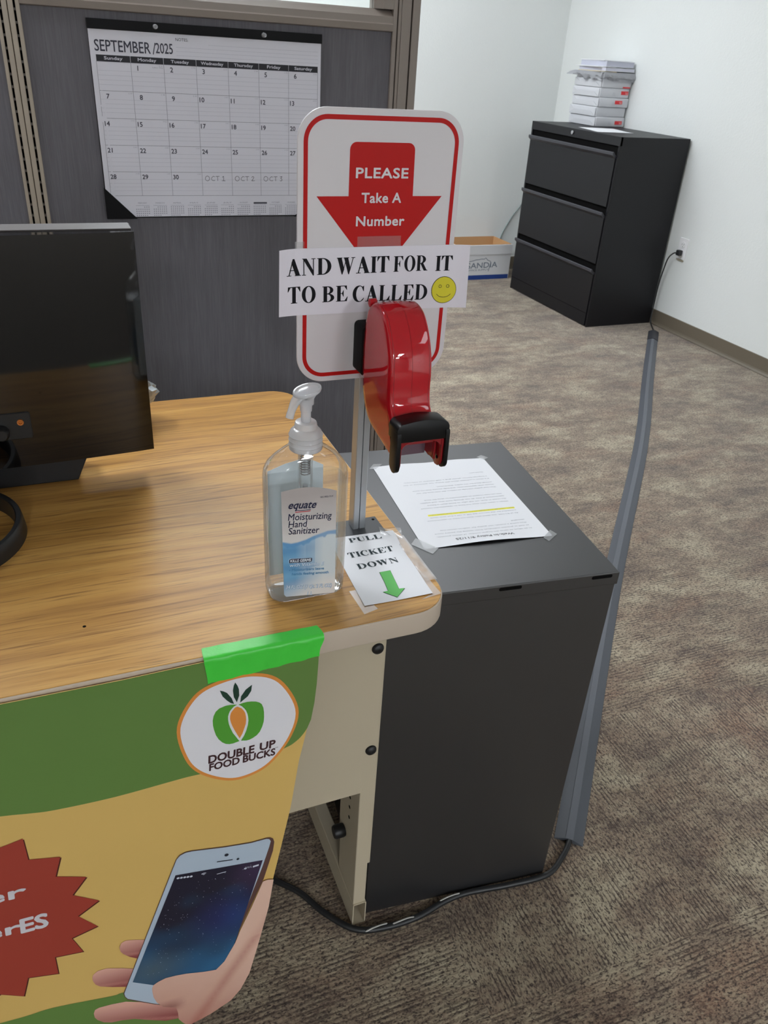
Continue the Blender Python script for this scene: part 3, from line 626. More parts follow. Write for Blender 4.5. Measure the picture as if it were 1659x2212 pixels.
while len(st) < 150:
    u, v = rs.uniform(-.45, -.27), rs.uniform(.17, .385)
    if onscreen(u, v): q = rs.choice((.0004, .0005, .0007, .0009)); st.append(rect2(u, v, u+q, v+q))
st += [poly2(circ(-.377+i*.0042, .3852-i*.0010, .0019, 10)) for i in range(5)]
st += [poly2(circ(-.2882, .3659, .0019, 10)), poly2([(-.2775, .3668), (-.2694, .3673), (-.2699, .3640), (-.2780, .3636)]), text2('75%', .0075, .003, 0, -.2868, .3652, rot=-.1), rect2(-.3268, .3702, -.3143, .3714)]
for r_ in (.0012, .0028, .0044): st.append(line2([(-.3437+r_*math.cos(a*PI/8), .3765+r_*math.sin(a*PI/8)) for a in range(2, 7)], .0008))
STUFF_ = decal('screen_marks', st, bf, B0+.0019, mat('screen mark ink', '#c9cedb', .5), bn, .02); STUFF_['kind'] = 'stuff'
decal('phone_camera', [poly2(circ(-.3122, .4048, .0028, 14)), poly2(circ(-.2975, .3901, .002, 12)), line2([(-.3255, .3959), (-.3046, .3917)], .0016)], bf, B0+.0019, mat('phone detail ink', '#1d2230', .5), bn)
decal('printed_hand', [poly2(thumb)], bf, B0+.0022, SK, bn, .006, sk3)

# green tape over the desk edge
GT = mat('green cloth tape', '#44cb40', .38, spec=.5, bump=(350., .25, .0008))
def tapef(u, v, h):
    """v: 0 on the desktop, growing over the edge and down the front"""
    wob = .0006*math.sin(u*160)+.0009*vnoise(u*120, v*90)
    tx = -.3205+(u)*.1385+.003*math.sin(v*90)*(1 if u > .5 else -.4)
    if v < .016: return (tx, .0155-v, DZ+.0003+h+wob*.3)
    q = v-.016
    if q < .006: a = q/.006*PI/2; return (tx, -.0012-(.0036+h)*math.sin(a), DZ-.0032+(.0036+h)*math.cos(a))
    return (tx, -.0048-h-wob-.010*max(0, min(1, (.72-(DZ-.0032-(q-.006)))/.25)), DZ-.0032-(q-.006)+.006*u*min(1, (q-.006)/.02))
bm = bmesh.new(); sheet(bm, tapef, 0, 0, 1, .0535, 30, 26, .0005); tag(obj('tape_strip', bm, GT, smooth=60), 'bright green cloth tape folded over the desk edge holding the banner', 'tape')

# ------------------------------------------------------------------ take-a-number sign on its pole
sg = thing('take_number_sign', (-.0575, .21, DZ), 'white and red take a number sign on an aluminium pole with black base plate', 'sign')
bm = bmesh.new(); box(bm, -.0930, .1640, DZ+.0005, -.0222, .2320, DZ+.0045, .0008, 2); obj('base_plate', bm, mat('black base plate', '#232528', .4), sg)
bm = bmesh.new(); lathe(bm, [(.0022, 0), (.0022, .0003)], (-.0285, .2235, DZ+.0045), 12); obj('plate_hole', bm, DARKGAP, sg)
bm = bmesh.new(); lathe(bm, [(.0022, 0), (.0022, .0003)], (-.0865, .2235, DZ+.0045), 12); obj('plate_hole', bm, DARKGAP, sg)
ALU = mat('brushed aluminium', '#b4b8bc', .38, metal=.75)
px0, px1, py0, py1 = -.0668, -.0480, .2050, .2230
prof = [(px0+.001, py0), (-.0583, py0), (-.0583, py0+.003), (-.0570, py0+.003), (-.0570, py0), (px1-.001, py0), (px1, py0+.001), (px1, py1), (px0, py1), (px0, py0+.001)]
bm = bmesh.new(); prism(bm, prof, XY, DZ+.0045, 1.20); obj('pole', bm, ALU, sg)
SYF = .1985
sf = lambda u, v, h: (u, SYF-h, v)
SWH = mat('sign white', '#d8d3d5', .34, spec=.4); SRED = mat('sign red', '#b81614', .45, spec=.2)
bm = bmesh.new(); prism(bm, rrect(-.1531, .9755, .0478, 1.2868, .034, 12), sf, -.0035, 0, .0005, 1); obj('sign_plate', bm, SWH, sg)
o_, i_ = rrect(-.1465, .9822, .0412, 1.2798, .0275, 12), rrect(-.1415, .9872, .0362, 1.2748, .0225, 12)
decal('sign_border', [poly2(o_, [i_])], sf, .0003, SRED, sg)
ar = [(-.0928, 1.1964)]+[(-.0850-.0078*math.cos(a*PI/12), 1.2453+.0078*math.sin(a*PI/12)) for a in range(7)]+[(-.0216+.0078*math.sin(a*PI/12), 1.2453+.0078*math.cos(a*PI/12)) for a in range(7)]+[(-.0128, 1.1964), (.0249, 1.1964), (-.0525, 1.1025), (-.1311, 1.1964)]
decal('sign_arrow', [poly2(ar)], sf, .0003, SRED, sg)
decals('sign_word', [text2('PLEASE', .0640, .0104, .036, -.0527, 1.2160, 'CENTER', space=1.05), text2('Take A', .0490, .0104, .036, -.0523, 1.1894, 'CENTER', space=1.05), text2('Number', .0605, .0104, .036, -.0522, 1.1638, 'CENTER', space=1.05)], sf, .0006, mat('sign letters', '#d8d3d5', .4), sg)
# paper strip taped across the sign
stp = thing('paper_strip', (-.054, .197, 1.062), 'white paper strip taped across the sign reading AND WAIT FOR IT TO BE CALLED', 'paper sign')
def stf(u, v, h):
    x = -.1770+u*.2445+.0028*(1-v)*u; z = 1.0628+v*.0773-.0010*u*(1-v)
    bend = .004*max(0, (.12-u)/.12)**2*(1+v)+.005*max(0, (u-.86)/.14)**2+.0012*(1-v)*math.sin(u*7)
    return (x, .1974-h-bend, z)
bm = bmesh.new(); sheet(bm, stf, 0, 0, 1, 1, 24, 8, .0003); obj('paper', bm, mat('paper strip white', '#e4e0e8', .8, spec=.15), stp)
sx = lambda x, z: ((x+.1770)/.2445, (z-1.0628)/.0773)
def stw(u, v, h): a, b = sx(u, v); return stf(a, b, h)
bold = [serif2('AND', .0550, .0192, -.1672, 1.1095, .004), serif2('WAIT', .0672, .0192, -.1055, 1.1095, .004), serif2('FOR', .0455, .0185, -.0325, 1.1098, .002), serif2('IT', .0228, .0182, .0238, 1.1090, .002),
        serif2('TO', .0345, .0195, -.1660, 1.0775, .0), serif2('BE', .0320, .0188, -.1232, 1.0772), serif2('CALLED', .0995, .0192, -.0850, 1.0758, -.018)]
decals('printed_word', bold, stw, .0006, INK, stp, .01)
fc = (.0368, 1.0853)
decal('smiley_outline', [poly2(circ(*fc, .0168, 40))], stw, .0006, mat('smiley line ink', '#3b3a1c', .7), stp, .01)
decal('smiley_face', [poly2(circ(*fc, .0161, 40))], stw, .0009, mat('smiley yellow ink', '#d9cf28', .6), stp, .01)
sm_ = [poly2(circ(fc[0]+d, fc[1]+.0048, .0021, 14), [circ(fc[0]+d, fc[1]+.0048, .0015, 14)]) for d in (-.0052, .0050)]
sm_.append(line2([(fc[0]+.0105*math.cos(math.radians(a)), fc[1]-.0015+.0075*math.sin(math.radians(a))) for a in range(205, 336, 8)], .0006))
decal('smiley_lines', sm_, stw, .0012, mat('smiley line ink', '#3b3a1c', .7), stp, .01)
bm = bmesh.new(); box(bm, -.0803, .1972, 1.1330, -.0248, .1975, 1.1520); obj('clear_tape', bm, CLEAR, stp)
bm = bmesh.new(); box(bm, -.1562, .1977, 1.131, -.1450, .1979, 1.1475); obj('clear_tape', bm, CLEAR, stp)

# ------------------------------------------------------------------ red ticket dispenser
RED = mat('glossy red plastic', '#b81622', .035, ior=1.6); BLK = mat('satin black plastic', '#070708', .36, spec=.3)
dp = thing('ticket_dispenser', (-.0527, .12, .92), 'glossy red snail shaped ticket dispenser with black mouth, mounted before the sign', 'ticket dispenser')
side = spline([(.1660, 1.0620, 0), (.1690, 1.0350, 0), (.1690, 1.0000, 0), (.1650, .9760, 0), (.1560, .9570, 0), (.1400, .9425, 0), (.1180, .9365, 0)], 5)
side += [(.060, .9265, 0), (.050, .9300, 0), (.052, .9690, 0)]
side += spline([(.0660, .9775, 0), (.0735, .9880, 0), (.0762, 1.0040, 0), (.0768, 1.0240, 0), (.0810, 1.0460, 0), (.0915, 1.0665, 0), (.1050, 1.0820, 0), (.1180, 1.0885, 0), (.1330, 1.0910, 0), (.1480, 1.0870, 0), (.1590, 1.0770, 0)], 5)
side = [(p[0], p[1]) for p in side]
XL_, XR_ = -.0785, -.0268; XM = (XL_+XR_)/2
notch = [(y, z) for y, z in side]
# hull: two halves with rounded rims and a seam
def crown(y, z): return 0
core = [(y, max(z, .9480) if y < .1000 else z) for y, z in side]
bm = bmesh.new(); prism(bm, core, YZ, XL_+.0035, XR_-.0035, .0, 1); obj('inner_body', bm, mat('dark red plastic', '#8c131b', .3), dp)
for a, b in ((XL_, XM-.00015), (XM+.00015, XR_)):
    bm = bmesh.new(); cpro = [(y, z) for y, z in side]
    left = a == XL_
    # outer shell: loft of insets, so the rim is domed and the flank is gently bulged
    cy, cz = .118, 1.012
    def ring(ins, x, bot):
        out_ = []
        n_ = len(cpro)
        for i, (y, z) in enumerate(cpro):
            y0_, z0_ = cpro[i-1]; y1_, z1_ = cpro[(i+1) % n_]; tx, tz = y1_-y0_, z1_-z0_; l = math.hypot(tx, tz) or 1
            nx, nz = -tz/l, tx/l
            out_.append(bm.verts.new((x, y-nx*ins*SGN, z-nz*ins*SGN)))
        return out_
    area = sum(cpro[i][0]*cpro[(i+1) % len(cpro)][1]-cpro[(i+1) % len(cpro)][0]*cpro[i][1] for i in range(len(cpro)))
    SGN = 1 if area < 0 else -1
    xs = a if left else b; sg_ = 1 if left else -1; xm = b if left else a
    steps = [(-.0012, xm), (-.0009, xm+(xs-xm)*.45), (0.0, xs+sg_*.0042), (.0004, xs+sg_*.0024), (.0014, xs+sg_*.0010), (.0028, xs+sg_*.0003), (.0110, xs)]
    rg = [ring(i_, x_, 0) for i_, x_ in steps]; n_ = len(cpro)
    # keep the throat open: only skin the outline away from the mouth floor
    for r0, r1 in zip(rg, rg[1:]):
        for k in range(n_):
            k2 = (k+1) % n_
            ym = (cpro[k][0]+cpro[k2][0])/2; zm = (cpro[k][1]+cpro[k2][1])/2
            if (r0 is rg[0] or r0 is rg[1]) and (ym < .115 and zm < .94 or ym < .064 and zm < .972): continue
            bm.faces.new((r0[k], r1[k], r1[k2], r0[k2]))
    bm.faces.new(rg[-1])
    obj('shell_half', bm, RED, dp, 35)
# cheeks of the mouth
for x0, x1 in ((XL_-.0035, XL_+.0005), (XR_-.0005, XR_+.0035)):
    pass
MX0, MX1 = -.0845, -.0185; MC = (MX0+MX1)/2
for s_, xo in ((1, MX0), (-1, MX1)):
    xa, xb = sorted((xo+s_*.0048, xo+s_*.0076))
    bm = bmesh.new(); prism(bm, [(.062, .972), (.062, .928), (.0575, .9215), (.0515, .9185), (.0440, .9195), (.0390, .9235), (.0370, .929), (.0370, .972)], YZ, xa, xb, .0006, 2); ck = obj('mouth_cheek', bm, mat('red mouth plastic', '#8e1a20', .22), dp, 40)
    bm = bmesh.new(); lathe(bm, [(.0022, 0), (.0022, .0005)], (xo+s_*.0077, .046, .9300), 12, Vector((s_, 0, 0))); obj('pivot_hole', bm, DARKGAP, ck)
# tear bar: red arch inside the mouth
arc = [(MX0+.0045, .9660), (MX0+.0045, .9490)]+[(MC+.0235*math.cos(PI-PI*i/14), .9490+.0085*math.sin(PI-PI*i/14)) for i in range(15)]+[(MX1-.0045, .9490), (MX1-.0045, .9660)]
bm = bmesh.new(); prism(bm, arc, XZ, .0385, .0430, .0004, 1); obj('tear_bar', bm, mat('red mouth plastic', '#8e1a20', .22), dp)
# black mouth hood: an arch with two rounded legs
oh = []
for i in range(9): oh.append((MX1-.0088+.0085*math.cos(PI/2*i/8), .9725+.0085*math.sin(PI/2*i/8)))
for i in range(1, 8): t_ = i/8; oh.append((MX1-.0085-(MX1-MX0-.017)*t_, .9810+.0026*math.sin(PI*t_)))
for i in range(9): oh.append((MX0+.0088-.0085*math.sin(PI/2*i/8), .9725+.0085*math.cos(PI/2*i/8)))
inn = [(MX0+.0036, .9560), (MX1-.0036, .9560)]
bm = bmesh.new(); prism(bm, [(MX1-.0003, .9590)]+oh+[(MX0+.0003, .9590)], lambda u, v, h: (u, h+(v-.955)*.10 if h < .05 else h, v), .0335, .0615, .0008, 2); obj('mouth_hood', bm, BLK, dp, 40)
for s_, xo in ((1, MX0), (-1, MX1)):
    xa, xb = sorted((xo, xo+s_*.0050))
    bm = bmesh.new(); prism(bm, [(.0540, .9700), (.0540, .9300)]+[(.0435+.0105*math.cos(a*PI/10), .9290-.0105*math.sin(a*PI/10)) for a in range(11)]+[(.0330, .9300), (.0334, .9660), (.0345, .9700)], YZ, xa, xb, .0006, 2); obj('hood_leg', bm, BLK, dp, 40)
# throat floor: the plate's mauve stands in for the reflected sheet
bm = bmesh.new(); box(bm, -.0755, .0715, .9240, -.0305, .0740, .9520); obj('throat_plate', bm, mat('throat reflection mauve', '#6d5863', .2), dp)
bm = bmesh.new(); box(bm, -.0305, .0470, .9270, -.0285, .0740, .9560); obj('throat_wall', bm, mat('red mouth plastic', '#8e1a20', .22), dp)
# hinge knuckle, vents, wall bracket
bm = bmesh.new(); lathe(bm, [(.0036, 0), (.0050, .0008), (.0052, .0085), (.004, .0095)], (XL_+.0005, .1570, 1.0850), 18, Vector((1, 0, 0))); lathe(bm, [(.0020, 0), (.0026, .0008)], (XL_+.0001, .1570, 1.0850), 14, Vector((1, 0, 0))); obj('hinge_knuckle', bm, RED, dp, 40)
bm = bmesh.new()
for i, (x, y) in enumerate([(-.0690, .136), (-.0620, .132), (-.0560, .137), (-.0480, .133), (-.0420, .136), (-.0380, .130), (-.0340, .135), (-.0660, .142), (-.0580, .144), (-.0450, .1435)]):
    z = 1.0917 if y < .139 else 1.0902
    box(bm, x, y, z, x+.0016, y+.0024, z+.0006)
obj('vent_holes', bm, mat('vent shadow red', '#4c0a10', .6), dp)
bm = bmesh.new(); prism(bm, rrect(-.0800, .9895, -.0280, 1.0525, .006, 5), XZ, .1690, .1985, .0012, 2); obj('mount_bracket', bm, mat('matte black bracket', '#050506', .6, spec=.15), dp, 40)

# ------------------------------------------------------------------ hand sanitizer bottle
bt = thing('sanitizer_bottle', (-.1737, .094, DZ), 'clear pump bottle of hand sanitizer with blue and silver label on the desk', 'bottle')
BXc, BYc = -.1737, .0935
def sect(hx, hy, r, z, n=8): return [(BXc+u, BYc+v, z) for u, v in rrect(-hx, -hy, hx, hy, min(r, hx, hy), n)]
def loft(bm, secs):
    rg = [[bm.verts.new(p) for p in s] for s in secs]; n_ = len(rg[0])
    for a, b in zip(rg, rg[1:]):
        for k in range(n_): bm.faces.new((a[k], a[(k+1) % n_], b[(k+1) % n_], b[k]))
    bm.faces.new(rg[0][::-1]); bm.faces.new(rg[-1])
Z = DZ
prof_b = [(.0440, .0205, .016, .0012), (.0468, .0235, .017, .0022), (.0486, .0252, .018, .006), (.0490, .0255, .018, .012), (.0496, .0257, .018, .09), (.0500, .0258, .018, .160), (.0500, .0257, .018, .168), (.0488, .0250, .018, .176), (.0450, .0240, .018, .184), (.0370, .0222, .018, .192), (.0285, .0200, .018, .199), (.0205, .0175, .0174, .2045), (.0172, .0165, .0164, .208), (.0168, .0165, .0164, .218)]
bm = bmesh.new(); loft(bm, [sect(a, b, c, Z+d) for a, b, c, d in prof_b]); obj('bottle_shell', bm, PET, bt, 60)
GEL = m_thin('clear gel', (.975, .99, .995), .0, .04, (.9, .95, .98), .05, .25)
bm = bmesh.new(); loft(bm, [sect(a-.002, b-.002, c-.002, Z+d) for a, b, c, d in [(.0440, .0205, .016, .006), (.0480, .0250, .018, .012), (.0496, .0257, .018, .09), (.0500, .0258, .018, .1610)]]); obj('gel', bm, GEL, bt, 40)
lf = lambda u, v, h: (u, BYc-.0259-h+.012*max(0, (abs(u-BXc)-.031)/.03)**2, v)
lab = [(-.2080, .7530), (-.2055, .7490), (-.1430, .7420), (-.1413, .7440), (-.1432, .8905)]+[(-.1432-.0674*t_/10, .8910+.0078*t_/10+.0052*math.sin(PI*t_/10)) for t_ in range(1, 10)]+[(-.2106, .8985)]
wv = [(-.2106, .8305), (-.1989, .8262), (-.1908, .8265), (-.1806, .8285), (-.1704, .8322), (-.1601, .8345), (-.1532, .8362), (-.1424, .8360)]
def wave_z(u):
    for (a, b), (c, d) in zip(wv, wv[1:]):
        if a <= u <= c: return b+(d-b)*(u-a)/(c-a)
    return wv[0][1] if u < wv[0][0] else wv[-1][1]
def labcol(u, v):
    sil = lerp(srgb('#d6d1cf'), srgb('#b3aaa7'), (v-.83)/.06); d = wave_z(u)-v
    rgt = (u+.2106)/.068
    blue = lerp(srgb('#4f86b8'), srgb('#7fb2d4'), .5+.5*math.sin(v*260)*.4)
    c = lerp(blue, srgb('#cfd6da'), (rgt-.25)*1.9 if not .44 < rgt < .62 or d > .045 else (rgt-.25)*1.2)
    c = lerp(c, srgb('#5d93c4'), .75*min(1, max(0, (.0055+.003*vnoise(u*300, 3)-d)/.002)))
    c = lerp(c, srgb('#ddd9d6'), (.775-v)/.022*(.35+rgt)); return lerp(sil, c, (d+.0010)/.0018)
decal('label', [poly2(lab)], lf, .0002, colmat('label ink', .35), bt, .0009, labcol)
NAVY = mat('navy ink', '#141a3c', .5); WHT = mat('white ink', '#e6ebf0', .5); BLU = mat('light blue ink', '#4c86b2', .5)
tl = -.07
decal('label_lettering', [text2('equate', .0335, .0098, .03, -.2028, .8752, rot=tl*1.6, shear=.22), text2('TM', .0020, .0012, 0, -.1688, .8770), text2('Moisturizing', .0538, .0088, .010, -.2026, .8592, rot=tl*1.5), text2('Hand', .0222, .0088, .010, -.2022, .8494, rot=tl*1.5), text2('Sanitizer', .0380, .0088, .010, -.2022, .8398, rot=tl*1.5),
      text2('NDC 49035-172-34', .0156, .0022, 0, -.1632, .8836, rot=-.04), line2([(-.1942, .8722), (-.1895, .8709), (-.1856, .8703), (-.1800, .8700), (-.1749, .8701)], .0008)], lf, .0005, NAVY, bt, .01)
decal('label_swoosh', [line2([(-.1940, .8692), (-.1895, .8688), (-.1843, .8684), (-.1795, .8680), (-.1752, .8684)], .0011)], lf, .0005, mat('red ink', '#c2444c', .5), bt, .01)
kg = rrect(-.2016, .7987, -.1724, .8048, (.0028, .0003, .0028, .0003), 4)
kg = [(x, z-.13*(x+.2016)) for x, z in kg]
decal('claim_badge_border', [poly2([(-.1870+(x+.1870)*1.04, .8000+(z-.8000)*1.22) for x, z in kg])], lf, .0004, mat('badge border', '#a9c6dc', .5), bt, .01)
decal('claim_badge', [poly2(kg)], lf, .0006, NAVY, bt, .01)
decal('badge_lettering', [text2('KILLS GERMS', .0262, .0037, .045, -.2002, .8000, rot=-.125)], lf, .0009, WHT, bt, .01)
vit = [text2('with Vitamin E', .0440, .0046, .06, -.2013, .7932, rot=-.12), text2('34 FL OZ (1 Qt. 2 FL OZ)', .0598, .0052, .06, -.2058, .7610, rot=-.145), text2('1 L', .0066, .0052, .06, -.1784, .7462, rot=-.145)]
decals('label_outline_word', [place2(m, .0002, -.0004) for m in vit], lf, .0004, BLU, bt, .01)
decals('label_white_word', [place2(m) for m in (text2('with Vitamin E', .0440, .0046, -.002, -.2013, .7932, rot=-.12), text2('34 FL OZ (1 Qt. 2 FL OZ)', .0598, .0052, -.002, -.2058, .7610, rot=-.145), text2('1 L', .0066, .0052, -.002, -.1784, .7462, rot=-.145))], lf, .0007, WHT, bt, .01)
decal('label_blue_print', [text2('Moisturizers leave', .0415, .0036, .03, -.1982, .7864, rot=-.135), text2('hands feeling smooth', .0478, .0036, .03, -.1982, .7802, rot=-.135), poly2(circ(-.2008, .7880, .0008, 10))], lf, .0006, BLU, bt, .01)
bm = bmesh.new(); prism(bm, [(-.2140, .7500), (-.1440, .7500), (-.1440, .9010), (-.1560, .9080), (-.1737, .9120), (-.1920, .9085), (-.2140, .9010)], XZ, BYc+.0226, BYc+.0229); obj('back_label', bm, mat('pale blue back label', '#e6f1f6', .6), bt)
bm = bmesh.new()
lathe(bm, [(.0185, .2005), (.0194, .2015), (.0194, .2065), (.0199, .2072), (.0194, .2080), (.0194, .2120), (.0199, .2127), (.0194, .2135), (.0194, .2180), (.0199, .2187), (.0192, .2200), (.0178, .2235), (.0150, .2262), (.0131, .2272), (.0128, .2330), (.0120, .2345), (.0066, .2350), (.0062, .2350)], (BXc, BYc, Z), 36); obj('pump_collar', bm, MILKY, bt, 35)
bm = bmesh.new(); lathe(bm, [(.0058, .2340), (.0058, .2475), (.0068, .2480), (.0072, .2560), (.0090, .2565), (.0092, .2640)], (BXc, BYc, Z), 24); obj('pump_stem', bm, MILKY, bt, 35)
# pump head: oval thumb pad tapering into a drooping spout that points left and slightly forward
bm = bmesh.new(); dv = Vector((-.955, -.295, 0)); sd = Vector((.295, -.955, 0)); hc = Vector((BXc+.0012, BYc, Z))
def head_ring(cx, zz, rx, ry, tilt, n=28): return [bm.verts.new(hc+dv*(cx+rx*math.cos(2*PI*k/n))+sd*ry*math.sin(2*PI*k/n)+Vector((0, 0, zz-tilt*rx*math.cos(2*PI*k/n)))) for k in range(n)]
rg = [head_ring(.0, .2635, .0085, .0085, 0), head_ring(0, .2672, .0120, .0105, .10), head_ring(0, .2700, .0168, .0140, .18), head_ring(0, .2722, .0172, .0143, .18), head_ring(0, .2737, .0166, .0137, .18), head_ring(0, .2738, .0146, .0118, .18), head_ring(0, .2722, .0138, .0110, .18), head_ring(0, .2730, .0070, .0055, .18)]
for a, b in zip(rg, rg[1:]):
    for k in range(28): bm.faces.new((a[k], a[(k+1) % 28], b[(k+1) % 28], b[k]))
bm.faces.new(rg[0][::-1]); bm.faces.new(rg[-1])
sp = spline([hc+dv*.001+Vector((0, 0, .2690)), hc+dv*.010+Vector((0, 0, .2668)), hc+dv*.0155+Vector((0, 0, .2622)), hc+dv*.0195+Vector((0, 0, .2550)), hc+dv*.0225+Vector((0, 0, .2478)), hc+dv*.0236+Vector((0, 0, .2440))], 4)
rg = []
for i, p in enumerate(sp):
    p = Vector(p); t_ = (Vector(sp[min(i+1, len(sp)-1)])-Vector(sp[max(i-1, 0)])).normalized(); nn = sd.cross(t_).normalized(); q = i/(len(sp)-1)
    hw_ = .0110-.0062*min(1, q*1.5); hh_ = .0034+.0012*q
    rg.append([bm.verts.new(p+sd*hw_*math.cos(2*PI*k/18)+nn*hh_*math.sin(2*PI*k/18)) for k in range(18)])
for a, b in zip(rg, rg[1:]):
    for k in range(18): bm.faces.new((a[k], a[(k+1) % 18], b[(k+1) % 18], b[k]))
bm.faces.new(rg[0][::-1]); bm.faces.new(rg[-1])
obj('pump_head', bm, MILKY, bt, 50)
bm = bmesh.new(); lathe(bm, [(.0085, .150), (.0088, .158), (.0088, .2000)], (BXc, BYc, Z), 20); obj('pump_cylinder', bm, PET, bt, 40)
bm = bmesh.new()
tube(bm, [(BXc+.0055*math.cos(a*.7), BYc+.0055*math.sin(a*.7), Z+.166+a*.00036) for a in range(90)], .0008, 6); obj('pump_spring', bm, mat('spring steel', '#8a8a8c', .3, metal=1.), bt, 60)
bm = bmesh.new(); lathe(bm, [(.0030, .012), (.0030, .152)], (BXc, BYc, Z), 14); obj('dip_tube', bm, MILKY, bt, 40)

# ------------------------------------------------------------------ PULL TICKET DOWN sheet on the desk
pl = thing('instruction_sheet', (-.066, .11, DZ), 'small white sheet reading PULL TICKET DOWN with green arrow taped on the desk corner', 'paper sign')
def plf(u, v, h):
    x0 = -.1132+(.006)*v; x1 = -.0191+.0060*v; y = (.0337-.0015*u)+v*(.156-.004*u)
    z = DZ+.0005+h
    e = (y-.150)/.020; z += .0050*max(0., min(1., e))**1 + .0016*abs(math.sin(v*7+u*2))*max(0, u-.35)+.0015*max(0, 1-v/.3)*max(0, .45-u)
    return (x0+(x1-x0)*u, y, z)
bm = bmesh.new(); sheet(bm, plf, 0, 0, 1, 1, 14, 24, .0003); obj('paper', bm, PAPER, pl, 60)
def plw(x, y, h):
    u = v = .5
    for _ in range(4):
        v = (y-.0337+.0015*u)/(.156-.004*u); u = (x+.1132-.006*v)/(.0941+0*v)
    return plf(u, v, h)
tk = mat('grey green ink', '#2f3a3d', .7, spec=.2)
decals('printed_word', [serif2('PULL', .0480, .0108, -.0835, .1708, -.045), serif2('TICKET', .0668, .0118, -.0948, .1412, -.015), serif2('DOWN', .0590, .0122, -.0918, .1124, -.01)], plw, .0006, tk, pl, .008)
arw = [(-.0677, .0968), (-.0528, .0966), (-.0579, .0544), (-.0500, .0533), (-.0665, .0381), (-.0802, .0542), (-.0727, .0543)]
arw = [(-.0677, .0968), (-.0528, .0966), (-.0555, .0720), (-.0579, .0544), (-.0500, .0533), (-.0665, .0381), (-.0802, .0542), (-.0727, .0543), (-.0700, .0730)]
cx_, cy_ = -.0655, .0690
decal('arrow_outline', [poly2([(x+(.0005 if x > cx_ else -.0005), y+(.0005 if y > cy_ else -.0006)) for x, y in arw])], plw, .0006, mat('arrow line ink', '#24402a', .7), pl, .008)
decal('green_arrow', [poly2(arw)], plw, .0009, mat('arrow green ink', '#58b453', .6), pl, .008)
def tapepatch(pts, z, th=.00025, par=None, m=CLEAR):
    bm = bmesh.new(); prism(bm, pts, XY, z, z+th); return obj('clear_tape', bm, m, par)
tapepatch([(-.1210, .0700), (-.1190, .0190), (-.0985, .0243), (-.1100, .0700)], DZ+.0002, par=pl)
tapepatch([(-.0380, .0255), (-.0080, .0300), (-.0100, .0650), (-.0180, .1200), (-.0205, .0330)], DZ+.0002, par=pl)
def ctf(u, v, h): return (-.0350+u*.030+v*.006, .1760+v*.024-u*.012, DZ+.0055+h+.0022*math.sin(u*5+v*3)+.0012*vnoise(u*6, v*7)-.003*u)
bm = bmesh.new(); sheet(bm, ctf, 0, 0, 1, 1, 10, 8, .0002); obj('clear_tape', bm, CLEAR, pl, 60)
def ctf2(u, v, h): return (-.0160+u*.016, .060+v*.115-.0*u, DZ+.0006+h+.0012*abs(math.sin(v*14+u*2))*(1-u)+.0008*vnoise(u*9, v*30))
bm = bmesh.new(); sheet(bm, ctf2, 0, 0, 1, 1, 6, 24, .0002); obj('clear_tape', bm, CLEAR, pl, 60)

# ------------------------------------------------------------------ dark file cabinet beside the desk (its back faces us)
NX, NY, NR, ND, NH, NW = .2928, .0441, -.1084, .4484, .7012, .3530
c_, s_n = math.cos(NR), math.sin(NR)
def nf(u, v, z): return (NX+u*c_-v*s_n, NY+u*s_n+v*c_, z)     # u along the back face (negative to the left), v towards the front
nc = thing('file_cabinet', nf(-.17, .22, 0), 'low charcoal metal file cabinet beside the desk with a policy sheet on top', 'cabinet')
CAB = mat('charcoal cabinet paint', '#19191b', .42, ior=2.0, bump=(800., .06, .0004))
bm = bmesh.new(); prism(bm, [(-NW, .0015), (-.0015, .0015), (-.0015, ND), (-NW, ND)], nf, .0, NH-.0225, .001, 1); obj('cabinet_body', bm, CAB, nc)
bm = bmesh.new(); prism(bm, [(-NW-.001, -.0008), (.0008, -.0008), (.0008, ND+.001), (-NW-.001, ND+.001)], nf, NH-.0225, NH, .0018, 3); obj('cabinet_top', bm, CAB, nc)
for a, b in ((-.1907, -.1556), (-.0440, -.0103)):
    bm = bmesh.new(); prism(bm, rrect(a, NH-.0085, b, NH-.0030, .0026, 5), lambda u, z, h: nf(u, h, z), -.0011, -.0006); obj('hand_slot', bm, DARKGAP, nc)
bm = bmesh.new(); prism(bm, [(-.06, .6885), (0, .6885), (0, .6890), (-.06, .6890)], lambda u, z, h: nf(u, h, z), -.0009, -.0007); bm.free()
for z0, z1 in ((.02, .34), (.35, .67)):
    bm = bmesh.new(); prism(bm, rrect(-NW+.01, z0, -.01, z1, .003, 3), lambda u, z, h: nf(u, h, z), ND, ND+.018, .002, 1); dr = obj('drawer', bm, CAB, nc)
    bm = bmesh.new(); prism(bm, rrect(-.22, z1-.07, -.13, z1-.05, .004, 3), lambda u, z, h: nf(u, h, z), ND+.017, ND+.03, .002, 1); obj('drawer_pull', bm, ALU, dr)
# policy sheet
pol = thing('policy_sheet', (.157, .31, NH), 'white letter sheet headed Walk-In Policy lying upside down on the charcoal cabinet', 'paper')
Q = {'TL': (.0624, .4536), 'TR': (.2738, .4339), 'BR': (.2501, .1587), 'BL': (.0405, .1820)}
def pof(u, v, h):
    x = (1-u)*((1-v)*Q['BL'][0]+v*Q['TL'][0])+u*((1-v)*Q['BR'][0]+v*Q['TR'][0]); y = (1-u)*((1-v)*Q['BL'][1]+v*Q['TL'][1])+u*((1-v)*Q['BR'][1]+v*Q['TR'][1])
    return (x, y, NH+.0006+h+.0035*math.sin(PI*u)**2*max(0, 1-v/.12)**2+.0016*math.sin(u*6.5)**2*max(0, (v-.85)/.15))
bm = bmesh.new(); sheet(bm, pof, 0, 0, 1, 1, 16, 16, .0003); obj('paper', bm, PAPER, pol, 60)
